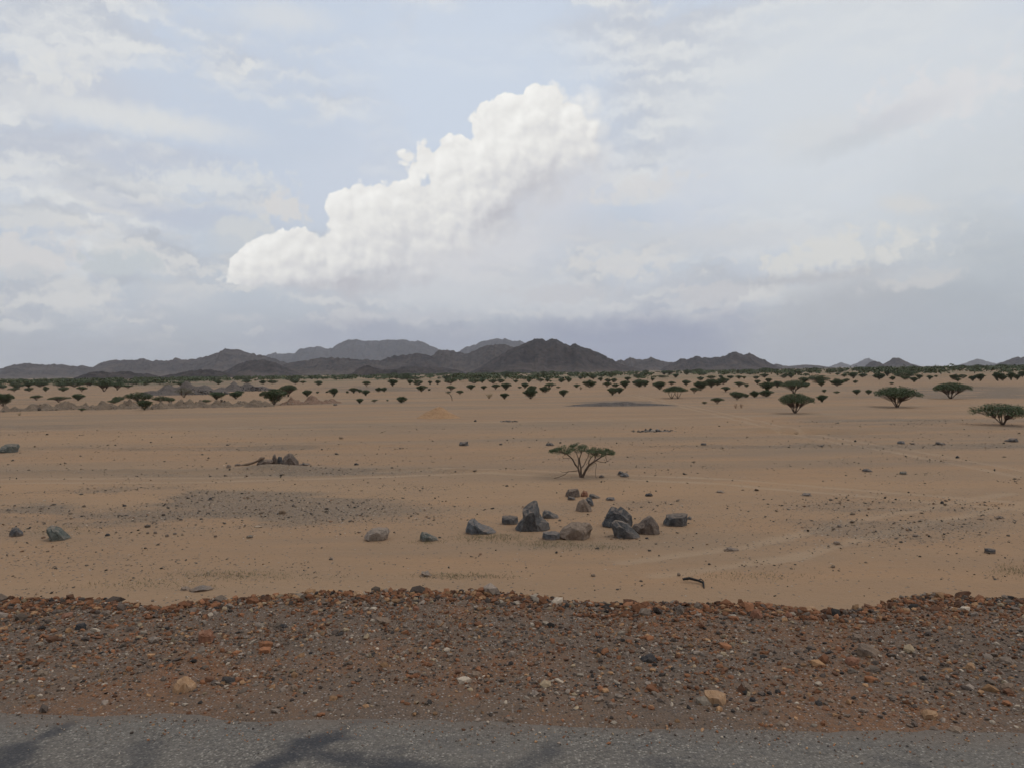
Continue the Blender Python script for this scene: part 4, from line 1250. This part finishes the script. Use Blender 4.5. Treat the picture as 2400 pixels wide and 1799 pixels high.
# ---- the many acacias of the plain: base point, width and height on the photograph
PLAIN = """85 937 31 12 u;137 942 48 14 u;183 938 32 17 v;192 964 17 8 u;277 940 33 12 b;268 945 26 10 b;377 941 37 14 b;399 943 27 12 b;431 930 42 23 d;507 936 38 19 v;553 934 34 17 v;559 926 27 12 u;483 943 21 8 b;
244 917 44 25 u;275 914 41 20 u;192 918 27 12 u;107 917 15 12 b;68 916 20 10 b;149 917 23 11 b;34 917 25 10 u;5 911 25 10 b;41 909 35 12 b;67 908 21 12 v;93 907 33 14 b;146 907 35 11 b;175 907 45 14 b;205 905 30 12 u;
720 928 27 16 v;744 922 9 6 v;782 928 22 21 v;767 920 8 5 b;829 921 22 13 v;843 920 12 9 b;857 926 21 14 v;814 921 8 6 b;888 918 17 11 b;901 918 16 11 b;920 905 22 17 v;908 940 7 4 b;859 906 20 13 u;747 902 22 11 b;
988 918 25 15 v;961 901 14 12 v;980 903 24 13 b;1008 902 10 10 v;1026 901 14 10 v;1056 899 33 14 b;1057 916 26 13 u;1078 925 18 11 u;1006 915 8 5 b;1111 899 34 12 b;1155 899 22 11 b;1173 897 20 10 b;1104 913 25 13 v;1134 913 15 10 v;
1162 913 25 13 u;1185 914 24 17 v;1247 922 22 19 v;1230 910 21 13 v;1218 910 10 5 b;1277 920 26 16 b;1289 911 30 13 u;1308 910 10 5 b;1239 897 14 10 v;1267 896 18 10 u;1283 895 12 9 v;1290 895 6 5 b;1316 897 19 10 b;1333 896 17 12 v;
1209 897 12 8 b;1361 889 15 9 b;1390 889 21 11 b;1352 909 16 9 v;1382 908 32 18 b;1408 893 12 10 v;1423 907 22 12 u;1425 897 20 10 b;1439 897 14 11 b;1443 907 17 9 b;1465 910 24 19 v;1471 892 16 10 v;1498 907 32 19 b;1512 906 21 16 v;
1494 887 23 11 b;1529 892 10 8 v;1546 913 31 20 v;1574 903 21 10 u;1584 886 16 10 v;1552 885 33 6 b;1608 903 23 13 v;1642 915 32 23 v;1667 908 28 21 v;1681 903 22 14 b;1695 900 28 17 b;1701 918 25 13 u;1642 891 16 10 b;1667 888 21 9 b;
1689 886 12 8 b;1712 888 17 9 v;1732 888 15 9 v;1744 888 10 7 v;1732 906 23 12 u;1750 907 11 9 b;1773 888 14 8 b;1775 900 15 11 v;1792 885 20 10 v;1651 946 12 6 b;1748 932 16 10 b;1932 919 11 8 v;1961 921 15 6 b;1918 898 52 20 b;
1925 905 18 14 v;1962 904 32 18 b;1983 895 19 9 b;1838 886 17 9 b;1854 886 15 10 v;1963 879 13 6 b;1979 884 14 8 v;2008 924 20 13 v;2036 924 18 12 v;2005 898 11 8 b;2000 888 21 16 v;2022 884 19 10 b;2061 890 31 17 b;2080 882 17 15 v;
2120 888 50 21 b;2122 890 22 10 b;2142 895 18 13 v;2155 889 16 12 v;2090 900 10 5 b;2179 890 13 11 v;2194 884 8 5 b;2245 894 13 8 v;2238 891 24 15 b;2257 887 17 10 b;2280 893 20 13 v;2298 893 23 18 v;2338 893 25 22 v;2350 892 20 14 v;
2370 891 17 20 v;2384 890 18 14 v;2396 885 20 16 v;1130 898 18 11 v;1801 896 16 11 v;2092 891 16 10 b;1888 908 20 12 b;1361 914 7 8 d;245 908 30 10 b;310 903 28 10 u;340 902 30 12 b;375 901 26 9 u;300 910 24 8 u;395 908 30 10 d"""
ROWS = []
for q in PLAIN.replace('\n', '').split(';'):
    a = q.split()
    ROWS.append([float(v) for v in a[:4]] + [a[4]])
PLACES = [(0, 160, 'the low far-left hill'), (160, 330, 'the long ridge end'), (330, 480, 'the long grey ridge'), (480, 640, 'the pointed ridge peak'), (640, 800, 'the smooth dark dome hill'), (800, 940, 'the pale plateau'),
          (940, 1090, 'the saddle'), (1090, 1200, 'the tan-patched hill'), (1200, 1300, 'the main dark peak'), (1300, 1400, 'the main peak slope'), (1400, 1500, 'the main peak foot'), (1500, 1600, 'the low twin hills'),
          (1600, 1700, 'the two-humped hill shoulder'), (1700, 1800, 'the two-humped hill'), (1800, 1900, 'the two-humped hill end'), (1900, 2040, 'the open gap in the hills'), (2040, 2160, 'the small cone hill'), (2160, 2300, 'the flat skyline'), (2300, 2410, 'the right-edge hill')]
ORD = 'first second third fourth fifth sixth seventh eighth ninth tenth eleventh twelfth thirteenth fourteenth fifteenth sixteenth seventeenth eighteenth nineteenth twentieth'.split()
_ORD = ['first', 'second', 'third', 'fourth', 'fifth', 'sixth', 'seventh', 'eighth', 'ninth', 'tenth', 'eleventh', 'twelfth']
bins = {}
for r in ROWS:
    px, py = r[0], r[1]
    off = py - (885 - .0125 * px)
    pl = next(n for a, b, n in PLACES if a <= px < b)
    row = 'back' if off < 33 else ('middle' if off < 50 else 'front')
    bins.setdefault((pl, row), []).append(r)
for (pl, row), L in bins.items():
    L.sort(key=lambda r: r[0])
    for i, (px, py, w, h, k) in enumerate(L):
        size = 'tiny' if w < 12 else ('small' if w < 22 else ('mid-sized' if w < 32 else 'wide'))
        shp = {'u': 'flat-topped acacia', 'v': 'vee-shaped acacia', 'b': 'bushy acacia', 'd': 'brownish acacia'}[k]
        place_word = (ORD[i] + ' from left,') if len(L) > 1 else 'alone,'
        lab = f'{size} {shp}, {place_word} {row} row below {pl}'
        if k == 'd': put_tree(px, py, w, h, 'vee', lab, 'acacias dotted over the plain', proto=(1.7, DRYP))
        else: put_tree(px, py, w, h, {'u': 'umbrella', 'v': 'vee', 'b': 'bush'}[k], lab, 'acacias dotted over the plain')

# ---- the hazy belt of trees at the foot of the hills
def belt():
    rs = random.Random(21)
    n, cand = 0, []
    while n < 105:
        px = rs.uniform(-20, 2420)
        yh = 885 - .0125 * px
        d = rs.uniform(10, 24) if px < 900 else rs.uniform(8, 18)
        if px < 650 and rs.random() < .25: d = rs.uniform(18, 27)
        w, h = rs.uniform(12, 30), rs.uniform(6, 11)
        if px > 1700: h *= rs.uniform(1.0, 1.5)
        cand.append((px, yh + d, w, h, rs.choice(('umbrella', 'bush', 'bush', 'vee'))))
        n += 1
    by = {}
    for c in cand: by.setdefault(next((nm for a, b, nm in PLACES if a <= min(max(c[0], 0), 2400) < b)), []).append(c)
    for pl, L in by.items():
        for i, (px, py, w, h, k) in enumerate(sorted(L)):
            put_tree(px, py, w, h, k, f'hazy {"wide" if w > 21 else "small"} acacia, {ORD[i]} from left, far belt below {pl}', 'acacias of the tree belt')
    # beyond them the wood reads as one mass
    nr = np.random.RandomState(6)
    N = 3400
    y = 400 * np.exp(nr.rand(N) * 1.35)
    x = (nr.rand(N) * 2 - 1) * y * .74
    dens = fbm(x / 130, y / 80, 4, 15, .6)
    pxx, _ = project(x, y, np.full(N, GZ))
    want = .535 - .07 * sstep(pxx, 1500, 2100) - .02 * (1 - sstep(pxx, 500, 900))
    k = dens > want
    x, y = x[k], y[k]; N = len(x)
    W = nr.uniform(2.6, 9.5, N); H = nr.uniform(1.8, 4.6, N) * (1 + .35 * sstep(pxx[k], 1600, 2200))
    L = 46
    a = nr.uniform(0, 6.283, (N, L)); q = np.sqrt(nr.rand(N, L)); v = nr.rand(N, L) ** .7
    lo = .12 + .5 * q
    P = np.stack([x[:, None] + np.cos(a) * q * W[:, None] / 2, y[:, None] + np.sin(a) * q * W[:, None] / 2, gh(x, y)[:, None] + H[:, None] * (lo + (1 - .25 * q * q - lo) * v)], -1).reshape(-1, 3)
    n = len(P)
    s = np.repeat(W ** .5, L)[:, None] * nr.uniform(.16, .36, (n, 1))
    nm = nr.normal(0, 1, (n, 3)); nm[:, 2] = np.abs(nm[:, 2]) + .4; nm /= np.linalg.norm(nm, axis=1)[:, None]
    t1 = np.cross(nm, nr.normal(0, 1, (n, 3))); t1 /= np.linalg.norm(t1, axis=1)[:, None]; t2 = np.cross(nm, t1)
    V = np.stack([P - t1 * s, P - t2 * s * .6, P + t1 * s, P + t2 * s * .6], 1).reshape(-1, 3)
    tint = np.clip(np.repeat(nr.rand(N), L) * .6 + nr.rand(n) * .4, 0, 1)
    link('scrub', mesh_np('scrub', V, np.arange(n * 4).reshape(-1, 4), False, [('tint', 'FACE', 'FLOAT', tint)]), M_SCRUB, kind='stuff', label='far green scrub massed along the foot of the hills', cat='scrub')
belt()

# ---- dry bushes, twigs, branch
def twig_bush(px, py, w, h, mat, label, seed, n=26, name='dead_bush', leafy=0):
    x, y, z, m, rz = place(px, py)
    rs = random.Random(seed); T = Tubes()
    W, H = w * m, h * m
    for k in range(n):
        th = rs.uniform(0, 6.28); q = rs.uniform(.1, 1)
        tip = (math.cos(th) * q * W / 2, math.sin(th) * q * W / 2, H * rs.uniform(.5, 1.0) * (1 - .3 * q))
        p = limb(T, rs, (rs.uniform(-.03, .03), rs.uniform(-.03, .03), -.03), tip, .02 * H, .008 * H, .12, 5, 4)
        for j in range(2):
            limb(T, rs, p[rs.choice((2, 3))], (tip[0] + rs.uniform(-.2, .2) * W, tip[1] + rs.uniform(-.2, .2) * W, tip[2] + rs.uniform(-.15, .12) * H), .012 * H, .005 * H, .1, 3, 4)
    link(name, T.mesh(name), mat, loc=(x, y, z), rz=rz, label=label, cat='bush')
twig_bush(1146, 934, 22, 17, M_DEAD, 'pale yellow dead bush on the sand left of a small acacia', 1)
twig_bush(1724, 956, 16, 13, M_TWIG, 'dry reddish twigs, left tuft of the pair below the dark acacia', 2, 12)
twig_bush(1737, 956, 18, 14, M_TWIG, 'dry reddish twigs, right tuft of the pair below the dark acacia', 3, 12)
twig_bush(1866, 1013, 12, 6, M_BARK, 'tiny dark dry shrub in the sandy gully', 4, 14, 'dry_shrub')
twig_bush(46, 973, 17, 9, M_DEAD, 'small pale shrub in front of the earth mounds at the left', 5, 20)

def charred_branch():
    a = place(1600, 1363); b = place(1650, 1378)
    m = a[3]
    T = Tubes(); rs = random.Random(2)
    z0 = a[2] + .05
    T.add([(a[0], a[1], z0 + .02), (a[0] + .16 * 1, a[1] - .02, z0 + .05), (a[0] + .34, a[1] - .16, z0 + .03), (a[0] + .44, a[1] - .25, z0 + .0), (b[0], b[1], b[2] + .01)], [.030, .036, .028, .030, .014], 7)
    T.add([(a[0] + .34, a[1] - .16, z0 + .03), (a[0] + .42, a[1] - .10, z0 + .05), (a[0] + .5, a[1] - .06, z0 - .02)], [.02, .014, .008], 6)
    link('charred_branch', T.mesh('charred_branch'), M_CHAR, label='charred crooked branch lying on sand just beyond the road bank', cat='branch')
charred_branch()

def dry_grass():
    nr = np.random.RandomState(12)
    spots = [(1150, 1262, 90, 10, 900), (1290, 1275, 90, 10, 700), (130, 1240, 120, 12, 350), (560, 1347, 190, 10, 700), (1080, 1348, 120, 6, 500), (1420, 1280, 80, 8, 300), (2380, 1335, 60, 14, 350), (330, 1368, 200, 12, 400), (1000, 1270, 40, 5, 150), (1750, 1350, 160, 12, 300)]
    B = []
    for cx, cy, rx, ry, n in spots:
        for px, py in zip(nr.normal(cx, rx * .5, n), nr.normal(cy, ry * .6, n)):
            x, y = on_plane(px, py, GZ); B.append((x, y))
    B = np.array(B); n = len(B)
    z = gh(B[:, 0], B[:, 1])
    base = np.column_stack([B, z])
    h = nr.uniform(.02, .075, (n, 1)); a = nr.uniform(0, 6.28, n)
    d = np.column_stack([np.cos(a), np.sin(a), np.zeros(n)])
    tip = base + np.column_stack([nr.normal(0, .6, n), nr.normal(0, .6, n), np.ones(n)]) * h
    V = np.stack([base - d * .006, base + d * .006, tip], 1).reshape(-1, 3)
    mt = mat_leaf('dry_grass_blade', (0.13, 0.115, 0.06), (0.20, 0.17, 0.09))
    link('dry_grass', mesh_np('dry_grass', V, np.arange(n * 3).reshape(-1, 3), False, [('tint', 'FACE', 'FLOAT', nr.rand(n))]), mt, kind='stuff', label='thin dry grass sprouting in the sand around the boulders', cat='grass')
dry_grass()

# ------------------------------------------------------------------ mounds of earth and gravel
def mat_mound(name, a, b2, stone):
    m, t, b = new_mat(name)
    P = coords(t, 'Position')
    n = noise(t, P, 1.6, 5, 0.6); f = noise(t, P, 5.0, 3, 0.65)
    c = ramp(t, n, [(0.35, a), (0.65, b2)])
    c = mix(t, mrange(t, f, 0.55, 0.68, 0, 0.75), c, stone)
    put(t, b.inputs['Base Color'], c)
    bump(t, b, f + n, 0.9, 0.25)
    return m
M_M1 = mat_mound('spoil_earth', (0.165, 0.124, 0.090), (0.235, 0.172, 0.120), (0.11, 0.088, 0.070))
M_M2 = mat_mound('reddish_earth', (0.215, 0.135, 0.095), (0.27, 0.175, 0.12), (0.13, 0.09, 0.07))
M_M3 = mat_mound('orange_sand_heap', (0.345, 0.205, 0.110), (0.40, 0.24, 0.13), (0.31, 0.185, 0.10))
M_M4 = mat_mound('dark_gravel_bank', (0.115, 0.098, 0.088), (0.165, 0.135, 0.115), (0.07, 0.062, 0.058))

def mound(px, py, w, h, mat, label, seed, rough=.35, depth=.6, peaks=1, name='earth_mound', power=1.0):
    x, y, z, m, rz = place(px, py)
    W, H = w * m / 2 * (1.25 if name == 'earth_mound' else 1.12), h * m * (.86 if name == 'earth_mound' else 1)
    D = max(W * depth, H * 1.6)
    n = 40
    u = np.linspace(-1, 1, n)
    U, Vv = np.meshgrid(u, u)
    rr = np.sqrt(U ** 2 + Vv ** 2)
    prof = np.clip(1 - rr, 0, 1) ** power
    prof = np.where(prof > .8, .8 + (prof - .8) * .6, prof) / .92
    rs = np.random.RandomState(seed)
    nz = fbm(U * 3 + seed * 3.1, Vv * 3, 4, seed)
    if peaks > 1:
        prof = prof * (.72 + .45 * np.cos(U * math.pi * peaks / 1.1 + rs.uniform(0, 3)) ** 2)
    Z = H * prof * (1 + rough * (nz - .5) * 2.6) + H * (.05 + .45 * rough) * (fbm(U * 8, Vv * 8, 4, seed + 9, .6) - .5) * sstep(prof, 0, .15) - .06
    Z = np.where(rr >= 1, -.25, Z)
    V = np.stack([U * W, Vv * D, Z], -1).reshape(-1, 3)
    k = .55 * D / math.hypot(x, y)
    link(name, mesh_np(name, V, grid_faces(n, n), True), mat, loc=(x * (1 + k), y * (1 + k), z), rz=rz, label=label, cat='mound')

MOUNDS = [
    (24, 964, 56, 15, M_M1, 'grey-brown earth mound at the left edge under the cut-off acacia', 2),
    (95, 962, 92, 20, M_M1, 'broad double-humped earth mound, second from the left edge', 2),
    (152, 960, 64, 19, M_M1, 'pointed earth mound behind the broad double-humped one', 1),
    (196, 958, 42, 13, M_M1, 'low earth mound right of the pointed one', 1),
    (245, 960, 76, 19, M_M1, 'rubbly earth mound just left of the vee-shaped acacia', 2),
    (300, 958, 52, 18, M_M1, 'smooth earth mound behind the vee-shaped acacia', 1),
    (372, 958, 52, 17, M_M1, 'pale earth mound right of the vee-shaped acacia', 1),
    (425, 956, 72, 21, M_M1, 'stony earth mound in the middle of the row', 2),
    (468, 954, 44, 16, M_M1, 'small stony earth mound right of the middle one', 1),
    (522, 954, 74, 19, M_M1, 'long stony earth mound before the pair of green acacias', 2),
    (566, 950, 38, 14, M_M1, 'small earth mound left of the big dark acacia', 1),
    (606, 953, 62, 18, M_M1, 'smooth grey earth mound at the foot of the big dark acacia', 1),
    (684, 948, 48, 14, M_M2, 'pebbly brown mound just right of the big dark acacia', 1),
    (730, 947, 62, 19, M_M2, 'reddish cone-shaped mound, tallest right of the big acacia', 1),
    (775, 945, 46, 12, M_M2, 'low rounded last mound of the row', 1),
    (1027, 980, 100, 29, M_M3, 'orange sand heap alone on the open plain', 1),
    (1190, 988, 42, 4, M_M4, 'little dark rubble heap right of the orange sand heap', 3),
    (1528, 1011, 110, 4, M_M4, 'low scatter of dark rubble on sand beyond the thorn tree', 3),
    (1452, 951, 262, 8, M_M4, 'long low bank of dark gravel on the open plain', 1),
    (430, 924, 210, 19, M_M4, 'long dark stony bank behind the earth mounds', 3),
    (570, 916, 160, 15, M_M4, 'dark stony bank behind the pair of green acacias', 3),
]
for i, (px, py, w, h, mt, lab, pk) in enumerate(MOUNDS):
    sand = mt is M_M3
    mound(px, py, w, h, mt, lab, 100 + i, .12 if sand else .75, .6 if w < 120 else .14, pk, 'sand_heap' if sand else ('gravel_bank' if mt is M_M4 else 'earth_mound'), 1.15 if sand else .9)

def mound_rubble():
    """broken stone strewn over the earth mounds and the dark banks"""
    rs = np.random.RandomState(31)
    X, Y, Z, SZ, T = [], [], [], [], []
    for i, (px, py, w, h, mt, lab, pk) in enumerate(MOUNDS):
        if mt is M_M3 or w > 240: continue
        dark = mt is M_M4
        x, y, z, m, rz = place(px, py)
        n = int((30 if h < 6 else (150 if dark else 60)) * max(w, 50) / 80)
        u = rs.uniform(-1, 1, n); v = rs.uniform(-1.1, .3, n)
        D = max(w * m / 2 * (.6 if w < 120 else .14), h * m * 1.6)
        k = .55 * D / math.hypot(x, y)
        xx = x * (1 + k) + u * w * m * .52; yy = y * (1 + k) + v * D
        prof = np.clip(1 - np.hypot(u, v), 0, 1)
        X.append(xx); Y.append(yy); Z.append(z + prof * h * m * .85 - .02)
        SZ.append((.10 if dark else .065) * np.exp(rs.normal(0, .5, n)) * (m / .06) ** .5)
        pal = np.array([(.05, .045, .042), (.09, .078, .07), (.14, .115, .095), (.30, .25, .20)]) if dark else np.array([(.09, .075, .062), (.17, .135, .105), (.24, .19, .145), (.34, .29, .23)])
        T.append(pal[rs.choice(4, n, p=[.34, .36, .2, .1])])
    c = np.concatenate
    link('mound_rubble', stones_mesh('mound_rubble', c(X), c(Y), c(Z), c(SZ), c(T), 7, .75), M_STONE, kind='stuff', label='broken stones strewn over the earth mounds and dark banks', cat='rubble')
mound_rubble()

# ------------------------------------------------------------------ hills
HM = {
    'near': mat_hill('dark_hill_rock', (0.030, 0.023, 0.022), (0.078, 0.057, 0.048), (0.13, 0.095, 0.072), 0.30),
    'main': mat_hill('brown_hill_rock', (0.027, 0.021, 0.021), (0.074, 0.054, 0.045), (0.12, 0.088, 0.068), 0.25),
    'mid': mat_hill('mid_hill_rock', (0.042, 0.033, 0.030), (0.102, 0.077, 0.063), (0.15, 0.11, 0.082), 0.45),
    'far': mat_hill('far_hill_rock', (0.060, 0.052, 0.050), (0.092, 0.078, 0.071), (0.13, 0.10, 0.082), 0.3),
}
def hill(pts, D, half, mat, seed, label, wig=.05, spur=.75):
    pts = np.array(pts, float)
    n = int(np.clip((pts[-1, 0] - pts[0, 0]) / 1.6, 60, 420))
    px = np.linspace(pts[0, 0], pts[-1, 0], n)
    py = np.interp(px, pts[:, 0], pts[:, 1])
    k = np.ones(5) / 5
    pys = np.convolve(np.pad(py, 2, mode='edge'), k, 'valid') * .5 + py * .5
    yc = D * (1 + wig * (fbm(px / 90, px * 0, 3, seed) - .5) * 2)
    P = np.array([at_dist(a, b, c) for a, b, c in zip(px, pys, yc)])
    P[:, 2] += (fbm(px / 7, px * 0, 4, seed + 3, .7) - .5) * D * .0040 * np.clip((P[:, 2] - GZ) / (.012 * D), .15, 1)
    m = 44
    s = np.concatenate([-(np.linspace(1, 0, m) ** 1.15), np.linspace(0, 1, 12)[1:]])
    Sg = np.repeat(s[:, None], n, 1)
    top = P[:, 2][None] - (GZ - 4)
    X = np.repeat(P[:, 0][None], len(s), 0); Yc = np.repeat(P[:, 1][None], len(s), 0)
    hw = half * (.45 + .55 * np.clip(top / top.max(), 0, 1))
    Y = Yc + Sg * hw
    X = X * (1 + .75 * (Y / Yc - 1))
    L = half * .21
    warp = fbm(X / L / 2, Y / L / 2, 3, seed + 5)
    r = fbm(X / L + warp * 1.3, Y / (L * 3.2) + warp, 4, seed + 6)
    rid = 1 - np.abs(2 * r - 1)
    fine = fbm(X / (L * .22), Y / (L * .3), 4, seed + 8)
    u = np.abs(Sg)
    shape = (1 - u) ** 1.12
    amp = np.sqrt(np.clip(u * (1 - u) * 4, 0, 1)) * (1 - .15 * u)
    Z = shape + amp * ((rid - .72) * spur * .75 + (fine - .5) * .26) * (.35 + .65 * (1 - u))
    Z = np.clip(Z, -.02, 1) * top + (GZ - 4)
    foot = sstep(u, .55, .95)
    V = np.stack([X, Y, Z], -1).reshape(-1, 3)
    o = link('hill', mesh_np('hill', V, grid_faces(len(s), n), True, [('foot', 'POINT', 'FLOAT', np.clip(foot, 0, 1)), ('gully', 'POINT', 'FLOAT', np.clip((.62 - rid) * 3.5, 0, 1) * np.clip(u * 4, 0, 1))]), HM[mat], label=label, cat='hill', kind='structure')
    return o

hill([(-260, 895), (-180, 868), (-60, 862), (0, 865), (30, 857), (55, 853), (75, 852.5), (100, 854.5), (140, 853), (160, 857), (180, 858), (195, 856), (215, 860), (240, 868), (275, 886)], 4200, 700, 'mid', 1, 'low far hill at the left edge')
hill([(190, 890), (222, 862), (240, 848), (272, 843.5), (285, 846), (300, 843), (317, 844), (334, 840), (355, 846.5), (372, 845), (398, 845), (415, 839), (433, 843), (460, 840.5), (490, 834), (515, 824), (529, 816), (545, 819), (562, 818.5), (580, 826), (600, 831), (617, 833.5), (660, 845), (720, 868), (740, 880)], 4300, 900, 'mid', 2, 'long grey ridge with a pointed peak')
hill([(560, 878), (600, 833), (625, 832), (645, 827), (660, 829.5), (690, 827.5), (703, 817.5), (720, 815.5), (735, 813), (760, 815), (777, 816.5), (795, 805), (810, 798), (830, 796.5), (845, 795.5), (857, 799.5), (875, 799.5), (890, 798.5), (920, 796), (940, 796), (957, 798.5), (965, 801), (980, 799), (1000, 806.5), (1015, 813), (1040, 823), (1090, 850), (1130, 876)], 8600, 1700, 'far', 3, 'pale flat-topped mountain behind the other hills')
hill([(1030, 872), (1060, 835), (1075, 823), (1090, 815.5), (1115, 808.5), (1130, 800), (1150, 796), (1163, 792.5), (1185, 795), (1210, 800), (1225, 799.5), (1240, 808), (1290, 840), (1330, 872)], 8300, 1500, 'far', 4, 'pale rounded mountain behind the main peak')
hill([(490, 884), (530, 868), (560, 853), (590, 845), (610, 842.5), (630, 845), (650, 851), (680, 866), (720, 880)], 2300, 330, 'near', 5, 'smooth dark dome hill below the ridge')
hill([(600, 882), (640, 864), (665, 855), (680, 849), (720, 844), (740, 840), (765, 838.5), (800, 839), (830, 842), (870, 843.5), (895, 844.5), (940, 850), (1000, 868), (1030, 878)], 2900, 500, 'mid', 6, 'long brown hill under the pale mountain')
hill([(850, 880), (880, 850), (905, 840), (925, 834), (950, 831), (980, 828.5), (1000, 831), (1012, 835), (1040, 852), (1080, 874)], 3100, 450, 'main', 7, 'brown rounded hill left of the saddle')
hill([(970, 878), (1012, 835), (1025, 823), (1037, 818), (1055, 821), (1073, 824), (1090, 829), (1104, 826), (1110, 822), (1135, 811.5), (1155, 808.5), (1175, 807.5), (1190, 809), (1205, 816), (1240, 840), (1290, 872)], 3300, 600, 'mid', 8, 'tan-patched hill left of the main peak')
hill([(1090, 876), (1120, 864), (1150, 845), (1180, 828), (1200, 819), (1213, 812.5), (1230, 807), (1240, 799), (1253, 793.5), (1265, 795), (1268, 792.5), (1280, 800), (1290, 796), (1303, 795), (1313, 799), (1330, 808), (1337, 810), (1346, 806), (1360, 812), (1385, 820), (1405, 827), (1420, 836), (1437, 843), (1455, 853), (1480, 860), (1520, 869)], 2500, 480, 'main', 9, 'main dark rocky peak in the middle of the hills', spur=.95)
hill([(1395, 872), (1440, 849), (1450, 843), (1462, 845), (1474, 839), (1495, 841), (1505, 842.5), (1515, 840.5), (1526, 836.5), (1540, 843), (1560, 848), (1578, 850), (1610, 868)], 3600, 450, 'mid', 10, 'low twin hills right of the main peak')
hill([(1545, 868), (1578, 850), (1590, 844), (1602, 840.5), (1611, 842), (1630, 833.5), (1648, 838.5), (1668, 840), (1680, 837.5), (1692, 834), (1700, 834), (1712, 827), (1722, 823.5), (1730, 825), (1743, 831.5), (1756, 828), (1770, 834), (1785, 840), (1800, 848), (1812, 854), (1840, 866)], 3000, 420, 'main', 11, 'two-humped dark hill')
hill([(1780, 868), (1812, 854.5), (1822, 853), (1835, 857), (1850, 858), (1890, 854.5), (1920, 857), (1965, 863)], 4600, 350, 'mid', 12, 'very low ridge in the gap of the hills')
hill([(2015, 866), (2030, 857), (2040, 848), (2050, 845), (2062, 848), (2075, 858), (2085, 866)], 3600, 200, 'main', 13, 'small dark knoll beside the cone hill')
hill([(2050, 866), (2071, 853), (2085, 845), (2095, 839), (2101, 837), (2110, 840), (2120, 845.5), (2135, 852), (2170, 862)], 3900, 300, 'mid', 14, 'small cone hill on the flat skyline')
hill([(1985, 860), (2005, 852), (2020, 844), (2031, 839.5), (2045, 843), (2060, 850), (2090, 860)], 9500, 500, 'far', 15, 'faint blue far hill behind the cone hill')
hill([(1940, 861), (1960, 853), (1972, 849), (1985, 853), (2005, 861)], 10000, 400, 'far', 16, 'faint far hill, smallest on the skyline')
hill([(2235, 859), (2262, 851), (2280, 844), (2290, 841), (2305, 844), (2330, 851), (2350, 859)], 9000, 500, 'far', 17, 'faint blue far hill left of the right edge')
hill([(2310, 862), (2335, 853), (2360, 845), (2375, 838), (2385, 836.5), (2395, 839), (2400, 837), (2430, 830), (2480, 843), (2560, 862)], 4200, 420, 'main', 18, 'dark hill at the right edge')
hill([(140, 892), (170, 887), (190, 880), (210, 873), (235, 870.5), (260, 873), (275, 871), (290, 870), (310, 872), (325, 876.5), (345, 875), (365, 880), (383, 884), (410, 890)], 1500, 150, 'near', 19, 'dark low hillock in front of the long ridge')
hill([(350, 890), (383, 880.5), (395, 878), (415, 875), (440, 870), (470, 866), (485, 864.5), (505, 868), (530, 873), (560, 877), (600, 886)], 1550, 160, 'near', 20, 'dark long hillock below the pointed ridge peak')
hill([(795, 884), (815, 878), (830, 872), (840, 862), (855, 857), (865, 858), (880, 862), (895, 867), (910, 864.5), (930, 866), (960, 872), (1000, 882)], 1600, 130, 'near', 21, 'dark jagged knoll below the plateau')
hill([(895, 882), (910, 875), (940, 860), (960, 858.5), (1000, 859), (1035, 861), (1070, 866), (1090, 873), (1115, 881)], 2000, 190, 'near', 22, 'dark low hill below the saddle')
hill([(1085, 881), (1105, 876), (1125, 866), (1138, 860), (1150, 866), (1165, 875), (1180, 880)], 1750, 100, 'near', 23, 'small dark cone left of the main peak')
hill([(1150, 879), (1170, 873), (1200, 866), (1225, 865), (1245, 869), (1260, 874), (1285, 878)], 1800, 110, 'near', 24, 'low reddish-dark hillock at the foot of the main peak')

# ------------------------------------------------------------------ haze
def haze():
    X, Y0, Y1, Z0, Z1 = 15000, -15000, 15500, -12, 520
    V = [(sx, y, z) for z in (Z0, Z1) for y in (Y0, Y1) for sx in (-X, X)]
    F = [(0, 2, 3, 1), (4, 5, 7, 6), (0, 1, 5, 4), (2, 6, 7, 3), (0, 4, 6, 2), (1, 3, 7, 5)]
    me = bpy.data.meshes.new('haze'); me.from_pydata(V, [], F); me.update()
    m = bpy.data.materials.new('haze'); m.use_nodes = True
    t = m.node_tree; t.nodes.clear()
    v = t.nodes.new('ShaderNodeVolumePrincipled'); o = t.nodes.new('ShaderNodeOutputMaterial')
    v.inputs['Color'].default_value = (0.86, 0.90, 1.0, 1)
    v.inputs['Density'].default_value = 0.000045
    v.inputs['Anisotropy'].default_value = 0.2
    t.links.new(v.outputs[0], o.inputs['Volume'])
    link('haze', me, m, kind='stuff')
haze()
